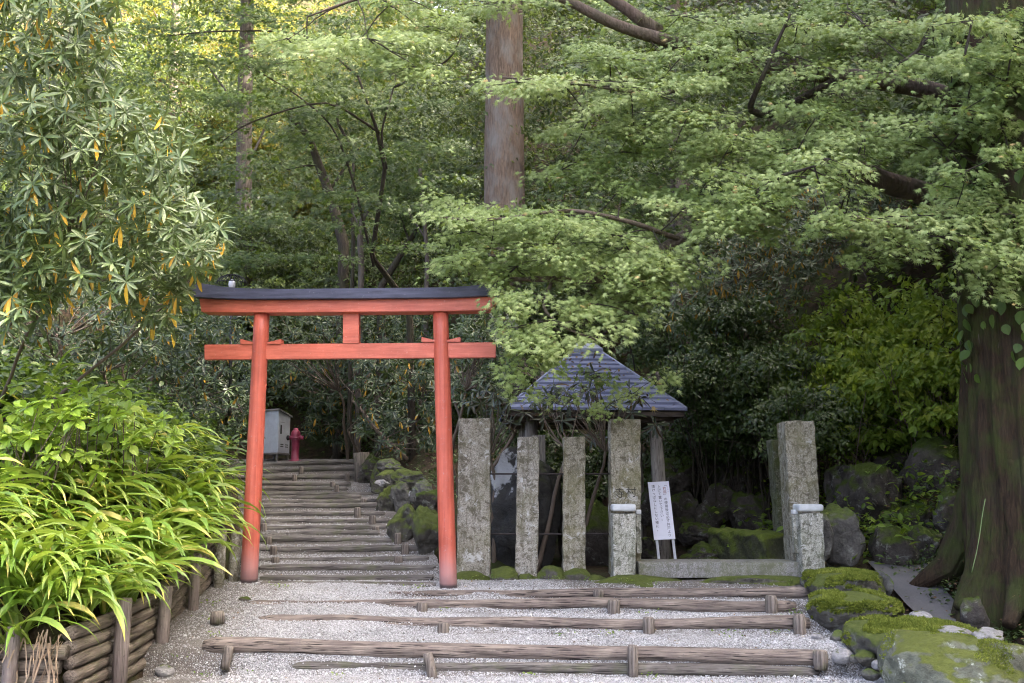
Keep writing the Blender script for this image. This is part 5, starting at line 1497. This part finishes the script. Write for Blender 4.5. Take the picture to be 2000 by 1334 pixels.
rhodo('rhododendron_shrub', 'shadowy rhododendron to the left of the gate, under the tie beam end', [(290, 640), (500, 600), (500, 860), (430, 880), (330, 800), (290, 730)], 420, (14.5, 17.5), .14, 'rhodo_dark', (-5.9, 16.4), 6, 106, 9, LANCE_LO, .02, .35)
rhodo('rhododendron_shrub', 'grey-leaved rhododendron with many orange leaves on the slope right of the maple limb', [(1340, 520), (1420, 440), (1560, 430), (1600, 520), (1560, 600), (1440, 640), (1340, 660), (1300, 640)], 520, (15.2, 17.2), .15, 'rhodo_dark', (3.6, 17.0), 6, 107, 9, LANCE_LO, .11, .75)
rhodo('rhododendron_shrub', 'rhododendron with narrow grey leaves seen under the thick maple limb', [(1540, 360), (1700, 370), (1830, 400), (1800, 480), (1600, 520), (1540, 470)], 340, (15.8, 17.4), .15, 'rhodo_dark', (5.8, 17.4), 5, 108, 9, LANCE_LO, .08, .8)
rhodo('rhododendron_shrub', 'dim rhododendron seen between the gate beam and the tie beam', [(520, 590), (850, 590), (900, 690), (860, 760), (640, 700), (520, 700)], 420, (18.6, 21.5), .15, 'rhodo_dark', (-3.0, 21.9), 6, 109, 9, LANCE_LO, .015, .5)
rhodo('rhododendron_shrub', 'rhododendron with pointed leaves directly right of the right gate post', [(880, 620), (1010, 620), (1000, 760), (900, 800), (880, 760)], 190, (14.4, 16.0), .14, 'rhodo_dark', (-.6, 15.7), 4, 110, 9, LANCE_LO, .04, .5)

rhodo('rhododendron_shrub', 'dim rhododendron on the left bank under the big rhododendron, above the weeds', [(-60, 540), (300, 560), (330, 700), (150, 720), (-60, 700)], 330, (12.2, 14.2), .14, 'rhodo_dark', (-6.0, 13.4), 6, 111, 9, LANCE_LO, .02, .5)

# ------------------------------------------------------------------ leafy shrubs
def shrub(name, label, blobs, nsp, per, size, mat, base, seed, tpl=OVAL_LO, tone=(.2, .8), rs=(.25, .5), group=None, nst=7, rt=.012, twig='twig'):
    r_ = np.random.default_rng(seed)
    gz0 = float(ground_z(base[0], base[1]))
    t = thing(name, label, 'shrub', (base[0], base[1], gz0), group)
    B = []
    for (px, py, Y, ax, ay, az) in blobs:
        c = at(px, py, Y); B.append((c.x, c.y, c.z, ax, ay, az))
    foliage('leaves', crown(B, nsp, per, size, r_, tpl, tone, .2, rs, .3), M[mat], t)
    tw = []
    for i in range(nst):
        b = B[r_.integers(0, len(B))]
        e = Vector((b[0] + r_.normal(0, b[3] * .5), b[1] + r_.normal(0, b[4] * .4) - .1, b[2] + r_.uniform(-.2, .8) * b[5]))
        pts = bend((base[0] + r_.normal(0, .12), base[1] + r_.normal(0, .1), gz0 - .08), e, 9, .12, seed + i)
        tw.append(tube(pts, np.linspace(rt, rt * .3, 9), 6))
        for s in range(3):
            a = pts[4 + s]; tw.append(tube(bend(a, a + Vector((r_.normal(0, .35), r_.normal(0, .3), r_.uniform(.1, .6))), 5, .1, s + i), np.linspace(rt * .45, rt * .15, 5), 4, cap=False))
    part('stems', join(*tw), M[twig], t, True)
    return t
# bright shrubs on the right slope
for k, (px, py, Y, a, b, lab) in enumerate([
        (1850, 590, 14.2, .75, .5, 'sunny-green slope shrub under the right end of the lowest maple bough'), (1760, 620, 15.0, .8, .5, 'broad-leaved slope shrub at the top of the green slope'),
        (1830, 690, 13.2, .6, .45, 'yellow-green shrub close to the left edge of the big trunk'), (1700, 690, 14.4, .7, .5, 'pale green shrub in the middle of the right slope'),
        (1775, 735, 13.6, .6, .38, 'bright slope shrub above the leafy dark stone and the path'), (1650, 735, 14.2, .6, .42, 'mid green slope shrub above the huge dark boulder'),
        (1850, 760, 13.0, .4, .32, 'low yellow-green shrub beside the big trunk, above its roots'), (1690, 810, 13.9, .5, .25, 'leafy shrub hanging over the huge dark boulder'),
        (1600, 690, 14.8, .6, .5, 'darker green shrub left of the bright slope shrubs'), (1640, 610, 16.0, .7, .5, 'green shrub high on the slope under the thick limb')]):
    c = at(px, py, Y)
    gz0 = float(ground_z(c.x, Y))
    shrub('slope_shrub', lab, [(px, py, Y, a, .5, b), (px - 30, py + 40, Y - .2, a * .8, .4, b * .6), (px + 40, py + 40, Y - .2, a * .7, .4, b * .6)], 44, 32, .105, 'slope_leaf', (c.x, Y + .1), 200 + k, OVAL_LO, ((.35, .95) if k not in (8, 7) else (.1, .6)), (.22, .42), 'leafy shrubs on the right slope')
# dark small-leaved shrubs right of the hut
for k, (px, py, Y, a, b, n, lab) in enumerate([(1430, 640, 15.4, .85, .55, 110, 'glossy small-leaved dark shrub right of the hut roof'), (1380, 740, 15.0, .8, .5, 110, 'dense dark shrub beside the right corner of the hut roof'),
                                     (1500, 740, 14.6, .75, .6, 110, 'dark tangled shrub above the right pillar'), (1460, 830, 14.9, .8, .45, 100, 'dark bushy shrub over the rockery'),
                                     (1560, 820, 13.6, .6, .5, 90, 'dark green shrub directly behind the top of the right pillar'), (1370, 850, 15.6, .6, .4, 70, 'dark shrub at the hut corner just above the rockery'), (1300, 650, 16.5, .8, .6, 80, 'dark shrub behind the top of the hut roof')]):
    c = at(px, py, Y)
    shrub('dark_shrub', lab, [(px, py, Y, a, .6, b)], n, 46, .075, 'shrub', (c.x, Y + .2), 230 + k, OVAL_LO if k else OVAL_LO, (.2, .85), (.22, .4), 'dark shrubs between hut and slope', 9, .016, 'bark_dark')
for k, (px, py, Y, lab) in enumerate([(1110, 890, 16.0, 'dark shrub in the gap behind the hut, seen between the short posts'), (1230, 880, 16.3, 'dark shrub behind the hut near its right front post'), (1030, 860, 15.8, 'dark shrub behind the hut, left of the short posts')]):
    c = at(px, py, Y)
    shrub('dark_shrub', lab, [(px, py, Y, .8, .4, .6), (px, py + 60, Y - .2, .7, .4, .4)], 80, 40, .08, 'shrub', (c.x, Y + .2), 260 + k, OVAL_LO, (.1, .8), (.22, .4), 'dark shrubs between hut and slope', 7, .014, 'bark_dark')
# hydrangeas on the left bank
for k, (px, py, Y, lab) in enumerate([(70, 790, 9.0, 'hydrangea with big bright leaves at the left edge'), (185, 790, 9.4, 'hydrangea clump with upright pale leaf tips above the strap leaves'), (15, 830, 8.3, 'hydrangea low at the left edge, crowding the strap leaves'), (110, 830, 8.6, 'hydrangea with yellowing leaves and dry flower heads'), (255, 830, 9.7, 'small hydrangea sprig at the right end of the hydrangeas')]):
    r_ = np.random.default_rng(300 + k)
    c = at(px, py, Y); gz0 = float(ground_z(c.x, Y))
    t = thing('hydrangea_shrub', lab, 'shrub', (c.x, Y, gz0), 'hydrangeas on the left bank')
    m = 22
    P = np.array(c) + np.stack([r_.normal(0, .24, m), r_.normal(0, .25, m), r_.uniform(-.42, .2, m)], -1)
    A = np.stack([r_.normal(0, .25, m), r_.normal(-.3, .25, m), np.ones(m)], -1)
    foliage('leaves', cat([whorl(P, A, r_, 8, .135, OVAL, 0, .5, (.9, -.3))]), M['hydrangea'], t)
    tw = [tube(bend((c.x + r_.normal(0, .1), Y + r_.normal(0, .1), gz0 - .05), Vector(p), 6, .06, i), np.linspace(.008, .004, 6), 6) for i, p in enumerate(P[:14])]
    part('stems', join(*tw), M['twig'], t, True)

# ------------------------------------------------------------------ strap-leaved clumps over the log wall
def strap_clump(seed, n, L0, L1, bias=.5):
    r_ = np.random.default_rng(seed)
    Vs, Fs, Ts, o = [], [], [], 0
    ns = 11
    for i in range(n):
        az = r_.normal(-.75, 1.15) if r_.random() < bias else r_.uniform(0, 6.28)
        Ln = r_.uniform(L0, L1); w = r_.uniform(.015, .027) * (Ln / .6) ** .3
        th0 = r_.uniform(.85, 1.35); th1 = r_.uniform(-1.5, -.5)
        s = np.linspace(0, 1, ns); th = th0 + (th1 - th0) * s ** r_.uniform(1.0, 1.6)
        dr = np.cos(th) * Ln / ns; dz = np.sin(th) * Ln / ns
        rr = np.concatenate([[0], np.cumsum(dr)[:-1]]); zz = np.concatenate([[0], np.cumsum(dz)[:-1]])
        wv = w * np.interp(s, [0, .15, .5, .8, 1], [.6, .85, 1, .75, .02])
        b0 = r_.normal(0, .035, 2)
        tw = r_.normal(0, .5) * s
        ca, sa = math.cos(az), math.sin(az)
        ctr = np.stack([b0[0] + rr * ca, b0[1] + rr * sa, zz], -1)
        sdv = np.stack([-sa * np.cos(tw), ca * np.cos(tw), np.sin(tw)], -1)
        up = np.stack([-np.sin(th) * ca, -np.sin(th) * sa, np.cos(th)], -1)
        A = ctr - sdv * wv[:, None] + up * wv[:, None] * .35; B = ctr + sdv * wv[:, None] + up * wv[:, None] * .35
        V = np.stack([A, ctr, B], 1).reshape(-1, 3)
        k = np.arange(ns - 1)[:, None] * 3
        F = np.concatenate([k + np.array([[0, 1, 4, 3]]), k + np.array([[1, 2, 5, 4]])])
        base = np.clip(r_.normal(.48, .17), .05, .84)
        t = base + .12 * s
        if r_.random() < .22: t = np.where(s > .86, .93 + 0 * s, t)
        if r_.random() < .035: t = .90 + .1 * s
        Vs.append(V); Fs.append(F + o); Ts.append(np.repeat(t, 3)); o += len(V)
    return np.concatenate(Vs), np.concatenate(Fs), np.concatenate(Ts)
protos = [raw_mesh('strap_leaves', *(strap_clump(400 + i, 30, .62, 1.05)[:2]), M['strap'], False, {'tint': strap_clump(400 + i, 30, .62, 1.05)[2]}) for i in range(7)]
r_ = np.random.default_rng(9)
front = [(-3.30, 7.25, 'strap-leaved clump at the corner of the log wall'), (-3.20, 7.62, 'strap-leaved clump just behind the wall corner'), (-3.18, 8.0, 'strap-leaved clump spilling over the second wall post'), (-3.17, 8.4, 'strap-leaved clump hanging between the second and third wall posts'), (-3.18, 8.8, 'strap-leaved clump drooping over the third wall post'), (-3.17, 9.2, 'strap-leaved clump beyond the third wall post'), (-3.17, 9.6, 'strap-leaved clump over the fourth wall post'), (-3.2, 10.0, 'strap-leaved clump just short of the pale wall post'), (-3.35, 10.3, 'strap-leaved clump nearest the left gate post'), (-3.75, 7.2, 'strap-leaved clump behind the first wall post'), (-4.1, 7.2, 'strap-leaved clump at the bottom left corner'), (-3.45, 7.13, 'strap-leaved clump hanging in front of the first wall post'), (-3.95, 7.1, 'strap-leaved clump drooping over the end logs at the left edge')]
spots = [(x, y, lab, True) for x, y, lab in front]
for row, (dx, cnt) in enumerate([(-.38, 10), (-.72, 10), (-1.08, 10), (-1.45, 10), (-1.8, 10)]):
    for q in range(cnt):
        y = 7.3 + (11.6 - 7.3) * (q + .5 * (row % 2)) / cnt + r_.normal(0, .07)
        spots.append((-3.15 + dx + r_.normal(0, .05), y, None, False))
for q in range(10):
    spots.append((-4.15 + r_.uniform(-.5, .1), 10.7 + q * .2, None, False))
for q in range(16):
    spots.append((r_.uniform(-4.6, -3.3), r_.uniform(7.15, 9.5), None, False))
for i, (x, y, lab, edge) in enumerate(spots):
    o = put('strap_plant', protos[i % 7], None, (x, y, float(ground_z(min(x, -3.2), y)) - .02))
    o.rotation_euler = (0, 0, r_.normal(0, .45)); s = r_.uniform(.9, 1.2) * (1.0 if lab else 1.08); o.scale = (s, s, s * r_.uniform(.9, 1.1))
    tag(o, lab or 'strap-leaved clump among many on the bank behind the log wall', 'plant', 'strap-leaved clumps over the log wall' if lab else 'strap-leaved clumps on the bank')
# withered leaves hanging at the wall corner
L = []
for q in range(34):
    x = r_.uniform(-3.65, -3.08); y = 7.07 - r_.uniform(0, .05); z = r_.uniform(.46, .58)
    pts = bend((x, y + .05, z), (x + r_.normal(0, .08), y - r_.uniform(.02, .12), z - r_.uniform(.15, .5)), 7, .12, q, -.12)
    P = np.array([p[:] for p in pts]); w = r_.uniform(.002, .007)
    V = np.stack([P - [w, 0, 0], P + [w, .004, 0]], 1).reshape(-1, 3); k = np.arange(6)[:, None] * 2
    L.append((V, k + np.array([[0, 1, 3, 2]]), np.full(len(V), r_.random())))
V, F, t = cat(L)
solo('withered_leaves', (V, F), M['dry'], 'withered straw-coloured leaves hanging over the log wall corner', 'dry leaves', attr={'tint': t}, kind='stuff')

# ------------------------------------------------------------------ low growth
def ground_pts(n, xr_, yr_, r_, fn=None):
    x = r_.uniform(*xr_, n); y = r_.uniform(*yr_, n)
    if fn is not None:
        k = fn(x, y); x, y = x[k], y[k]
    return np.stack([x, y, ground_z(x, y)], -1)
def low_growth(name, label, P, per, size, h, mat, r_, tpl=OVAL_LO, tone=(.1, .9), spread=.25):
    n = len(P)
    C = np.repeat(P, per, 0) + np.stack([r_.normal(0, spread, n * per), r_.normal(0, spread, n * per), h * r_.random(n * per) ** .8], -1)
    D = r_.normal(0, 1, (n * per, 3)) * [1, 1, .4] + [0, -.2, 0]
    Nn = r_.normal(0, .45, (n * per, 3)) + [0, -.25, 1]
    base = np.repeat(r_.uniform(tone[0], tone[1], n), per)
    V, F, t = scatter(tpl, C, D, Nn, size * r_.uniform(.6, 1.2, n * per), np.clip(base + r_.normal(0, .12, n * per), 0, 1))
    return solo(name, (V, F), M[mat], label, 'undergrowth', attr={'tint': t}, kind='stuff', loc=(0, 0, 0))
r_ = np.random.default_rng(55)
# weeds on the left bank
P = ground_pts(1100, (-9.0, -3.4), (8.8, 14.5), r_, lambda x, y: (x < xl(y) - .4) & ((y > 11.2) | (x < -5.4)))
low_growth('undergrowth', 'mixed green weeds on the left bank above the strap leaves', P, 14, .10, .55, 'weed', r_, OVAL_LO, (.0, .8))
P = ground_pts(1300, (-12, -3.2), (10, 23), r_, lambda x, y: x < xl(y) - .3)
low_growth('undergrowth', 'dark low shrubs and weeds on the far left bank', P, 14, .12, .6, 'shrub', r_, OVAL_LO, (.0, .9))
# arching grass blades on the bank
L = []
for q in range(26):
    x, y = r_.uniform(-5.6, -3.4), r_.uniform(9.2, 12.5)
    V, F, t = strap_clump(600 + q, 9, .5, .95, .3)
    V = V * [1, 1, 1]; V += np.array([x, y, float(ground_z(x, y)) + r_.uniform(.1, .4)])
    L.append((V, F, t * .7))
V, F, t = cat(L)
solo('grass', (V, F), M['weed'], 'arching grass blades among the weeds of the left bank', 'grass', attr={'tint': t}, kind='stuff', loc=(0, 0, 0))
# right bank
P = ground_pts(5200, (3.7, 8.2), (7.2, 14), r_, lambda x, y: ((x > 4.38) | (y < 8.3) & (x > 4.0)) & (np.hypot(x - tx, y - 9.8) > .8))
low_growth('undergrowth', 'low dark leafy cover on the right bank under the big cedar', P, 9, .05, .16, 'shrub', r_, OVAL_LO, (.1, 1.0), .16)
P = ground_pts(3600, (3.6, 8.0), (7.0, 13), r_, lambda x, y: (x > 4.65) | (r_.random(len(x)) < .15))
low_growth('leaf_litter', 'brown fallen leaves on the right bank', P, 5, .04, .02, 'litter', r_, OVAL_LO, (.0, .9), .25)
# slopes behind
P = ground_pts(6500, (-30, 22), (12, 82), r_, lambda x, y: y > np.interp(x, [-10, -2.5, 0, 6, 8], [24.5, 24.5, 18, 16.5, 12]))
low_growth('undergrowth', 'bushy undergrowth on the wooded slope behind', P, 16, .22, 1.3, 'forest', r_, SMALL, (.1, .9), .6)
P = ground_pts(700, (2.6, 9), (11.6, 19), r_, lambda x, y: x > 3.4)
low_growth('undergrowth', 'ferny green ground cover on the right slope', P, 16, .11, .5, 'slope_leaf', r_, OVAL_LO, (.0, .6), .3)
P = ground_pts(260, (-3.4, -.3), (12, 21), r_, lambda x, y: (x > xr(y) + .35) & (x < xr(y) + 2.2))
low_growth('undergrowth', 'small weeds and moss among the bank stones beside the stair', P, 12, .07, .22, 'shrub', r_, OVAL_LO, (.2, 1), .15)
# leaves lodged on the hut roof
n = 90; u = r_.uniform(-1, 1, n); q = r_.random(n)
w_ = HW / 2 + (top - HW / 2) * q
P = np.array([H(u[i] * w_[i] * .95, -w_[i] - .01, ze + (zt - ze) * q[i] + .04)[:] for i in range(n)])
V, F, t = scatter(OVAL_LO, P, r_.normal(0, 1, (n, 3)) * [1, .5, .5], np.tile([0, -.7, .7], (n, 1)) + r_.normal(0, .15, (n, 3)), r_.uniform(.03, .06, n), r_.random(n))
solo('fallen_leaves', (V, F), M['litter'], 'a few brown leaves lodged on the hut roof', 'fallen leaves', attr={'tint': t}, kind='stuff')
# small weeds in the gravel and around footings
spotsw = [(-2.2, 8.55), (-2.35, 8.7), (-2.6, 8.9), (-2.5, 8.45), (-1.4, 8.45), (.2, 8.48), (1.1, 8.46), (2.3, 9.1), (2.6, 9.55), (2.75, 9.65), (1.9, 9.1), (-2.35, 10.35), (-2.3, 10.25), (-.2, 10.7), (-.35, 10.72), (.25, 10.7), (.5, 10.66), (.75, 10.62), (1.15, 10.5), (1.5, 10.45), (2.9, 10.5), (2.45, 10.52), (-1.0, 10.3), (.5, 9.12), (.9, 9.1), (1.3, 9.7), (-.7, 9.72), (3.0, 9.0), (2.9, 8.8), (-2.75, 9.3), (-2.8, 8.6), (-2.85, 9.7)]
P = np.array([(x + r_.normal(0, .02), y, float(path_z(np.array(x), np.array(y))) + .0) for x, y in spotsw])
low_growth('small_weeds', 'tiny light green weeds in the gravel and along the logs', P, 14, .03, .05, 'weed', r_, OVAL_LO, (.6, 1), .06)

# fallen leaves on the path
n = 1100
x = r_.uniform(-2.9, 3.3, n); y = r_.uniform(8.2, 15, n); k = (x < xr(y)) & (x > xl(y)); x, y = x[k], y[k]; n = len(x)
V, F, t = scatter(OVAL_LO, np.stack([x, y, path_z(x, y) + .012], -1), np.stack([r_.normal(0, 1, n), r_.normal(0, 1, n), r_.normal(0, .15, n)], -1), np.stack([r_.normal(0, .2, n), r_.normal(0, .2, n), np.ones(n)], -1), r_.uniform(.010, .036, n), r_.random(n))
solo('fallen_leaves', (V, F), M['litter'], 'scattered brown leaves and chaff on the steps', 'fallen leaves', attr={'tint': t}, kind='stuff', loc=(0, 0, 0))

# ------------------------------------------------------------------ the wood behind
r_ = np.random.default_rng(91)
def wood(spots, seed, mat, name, label, size, per, tone, nsp, tpl=SMALL):
    r_ = np.random.default_rng(seed); L = []
    for (x, y, h, r) in spots:
        z = float(ground_z(x, y))
        bl = [(x, y, z + h * .72, r, r, h * .30), (x + r_.normal(0, r * .5), y + r_.normal(0, r * .4), z + h * .40, r * .95, r * .9, h * .25), (x + r_.normal(0, r * .6), y - .3 * r, z + h * .18, r * .8, r * .7, h * .2)]
        L.append(crown(bl, nsp, per, size, r_, tpl, tone, .3, (.5, 1.15), .5))
    V, F, t = cat(L)
    return solo(name, (V, F), M[mat], label, 'woodland', attr={'tint': np.clip(t, 0, 1)}, kind='stuff', loc=(0, 0, 0))
A = [(-9.5, 18, 6, 2.0), (-11, 22, 8, 2.6), (-7.8, 21.5, 5.5, 1.8), (-5.2, 25.6, 5, 1.8), (-2.6, 25.0, 6, 1.9), (-1.2, 22.5, 6, 1.9), (.9, 21.5, 7, 2.0), (2.2, 20.5, 6, 1.8), (4.0, 20, 7, 2.0), (6.2, 19.5, 7.5, 2.1), (8.5, 18.5, 8, 2.3), (10.8, 17, 9, 2.4), (-4.0, 24.8, 4.2, 1.5), (1.0, 18.6, 4.2, 1.4), (-.4, 19.5, 3.6, 1.3), (-7, 17.2, 4, 1.5)]
wood(A, 501, 'forest', 'woodland', 'dark green thicket behind the stair and the hut', .125, 62, (.05, .75), 95)
B = [(-13, 28, 9, 2.6), (-9.4, 29.5, 4.5, 1.8), (-1.2, 28.5, 8.5, 2.4), (1.8, 27.5, 9, 2.5), (4.8, 26.5, 9, 2.5), (8, 25, 10, 2.7), (11.5, 23, 10, 2.8), (14.5, 21, 11, 3), (-3.6, 29, 6.5, 1.9), (-6.6, 28.5, 5.5, 1.9), (-16, 26, 10, 3), (-11.2, 31, 6.5, 2.2), (-8.2, 32, 6.5, 2.1), (-5.2, 31, 7, 2.0), (-14, 33, 8, 2.6), (-10, 33.5, 7.5, 2.2), (-7, 34, 8, 2.2), (-12.5, 35, 8, 2.4), (-4.5, 33.5, 8.5, 2.2), (9.5, 14.5, 6, 2.0), (11.5, 19.5, 8, 2.4), (8.3, 15.8, 5, 1.9), (12.5, 16, 8, 2.6), (9.8, 21.5, 8, 2.4), (7.6, 12.8, 4.0, 1.4)]
B += [(-6.4, 25.6, 6.2, 1.6), (-7.2, 26.2, 5.0, 1.5)]
wood(B, 502, 'forest', 'woodland', 'mid distance trees of the wooded slope', .16, 60, (.15, .9), 110)
Cc = [(-20, 36, 10, 3.2), (-3.2, 37, 8, 2.6), (.6, 36, 9.5, 2.8), (4.2, 35, 10, 3), (8, 33, 10, 3), (12, 31, 11, 3.2), (16.5, 28, 11, 3.2), (-4, 44, 8, 3), (2, 44, 10, 3.2), (8, 42, 10, 3.4), (14, 38, 11, 3.4), (-4, 56, 12, 4), (2, 56, 12, 4), (-1, 50, 11, 3.6), (8, 54, 12, 4), (15, 50, 12, 4), (-12, 60, 12, 4.5), (-20, 60, 12, 4.5)]
wood(Cc, 503, 'forest', 'woodland', 'far trees high on the wooded slope', .21, 60, (.2, 1), 100)
Dd = [(-16.5, 41, 6, 2.6), (-13.5, 40, 5.5, 2.4), (-10.5, 39, 5, 2.2), (-8, 40, 5, 2.2), (-6, 38.5, 4.5, 2), (-12, 46, 7, 3), (-8, 47, 7, 3), (-17, 48, 8, 3.2), (-10, 34, 3, 1.6), (-7.5, 33.5, 2.8, 1.5), (-5.4, 33.5, 2.6, 1.4), (-13, 52, 8, 3.4), (-20, 50, 9, 3.4), (-7, 53, 8, 3.2)]
wood(Dd, 504, 'sun_tinted', 'woodland', 'sunlit yellow-green young trees on the slope at the upper left', .20, 60, (.1, 1), 80)
Tt = [(-3, 13.5, 13.5, 2.6), (-7.5, 15.5, 13.5, 2.6), (-3.5, 19, 16, 3), (-9, 22, 16, 3), (0, 25, 19, 3.2), (-5, 26, 19, 3.2)]  # crowns added above the frame to darken the wood below
r_ = np.random.default_rng(93); L = []
for (x, y, h, r) in Tt:
    L.append(crown([(x, y, h, r, r, 1.3)], 120, 44, .20, r_, SMALL, (.1, .7), .3, (.6, 1.2), .2))
V, F, t = cat(L)
solo('woodland', (V, F), M['forest'], 'unseen crowns added above the hut and the stair to darken the wood', 'woodland', attr={'tint': np.clip(t, 0, 1)}, kind='stuff', loc=(0, 0, 0))
# unseen grove added right of the frame to keep sun off the valley
Ee = [(9.5, -7, 17, 3.2), (10.5, 7.5, 19, 3.2), (13.5, 0, 22, 3.6), (14, 6, 22, 3.6), (13.5, 12, 20, 3.4), (14, -7, 22, 3.6), (17.5, 10, 20, 3.6), (17, 3, 22, 3.6), (17, -4, 24, 3.6), (10, -12, 18, 3.2), (14, -14, 22, 3.6)]
r_ = np.random.default_rng(92); L = []
for (x, y, h, r) in Ee:
    z = float(ground_z(x, y))
    L.append(crown([(x, y, z + h * .75, r, r, h * .25), (x, y, z + h * .42, r * 1.05, r, h * .26)], 150, 40, .34, r_, SMALL, (.1, .7), .3, (.7, 1.4), .2))
V, F, t = cat(L)
solo('woodland', (V, F), M['forest'], 'unseen grove added on the right to shade the valley', 'woodland', attr={'tint': np.clip(t, 0, 1)}, kind='stuff', loc=(0, 0, 0))
# ------------------------------------------------------------------ light, sky, camera
SUN_EL, SUN_AZ = 40, 98      # degrees; azimuth of the sun measured from +Y (view direction) towards +X
w = bpy.data.worlds.new('World'); SC.world = w; w.use_nodes = True
nt = w.node_tree
bg = nt.nodes['Background']; sky = nt.nodes.new('ShaderNodeTexSky'); sky.sky_type = 'NISHITA'; sky.sun_disc = False
sky.sun_elevation = R(SUN_EL); sky.sun_rotation = R(SUN_AZ); sky.air_density = .36; sky.dust_density = 10.0; sky.ozone_density = 0.0
nt.links.new(sky.outputs[0], bg.inputs[0]); bg.inputs[1].default_value = .15
sd = bpy.data.lights.new('sun', 'SUN'); sd.energy = 2.2; sd.angle = R(.5); sd.color = (1, .90, .74)
so = bpy.data.objects.new('sun', sd); COL.objects.link(so)
az, el = R(SUN_AZ), R(SUN_EL)
to_sun = Vector((math.sin(az) * math.cos(el), math.cos(az) * math.cos(el), math.sin(el)))
so.rotation_euler = to_sun.to_track_quat('Z', 'Y').to_euler(); so.location = to_sun * 60
cd = bpy.data.cameras.new('camera'); cd.lens = 36 * FPX / 2000; cd.sensor_width = 36; cd.sensor_fit = 'HORIZONTAL'
cd.clip_start = .05; cd.clip_end = 1000
co = bpy.data.objects.new('camera', cd); COL.objects.link(co)
co.location = EYE; co.rotation_euler = (math.pi / 2 + PITCH, 0, 0)
SC.camera = co
SC.view_settings.view_transform = 'Standard'; SC.view_settings.look = 'None'; SC.view_settings.gamma = 1
SC.view_settings.use_curve_mapping = False
SC.view_settings.exposure = 4.55
SC.cycles.max_bounces = 8; SC.cycles.transparent_max_bounces = 8; SC.cycles.diffuse_bounces = 5; SC.cycles.transmission_bounces = 6
SC.cycles.use_denoising = True
SC.cycles.filter_width = 1.1
SC.cycles.sample_clamp_indirect = 6
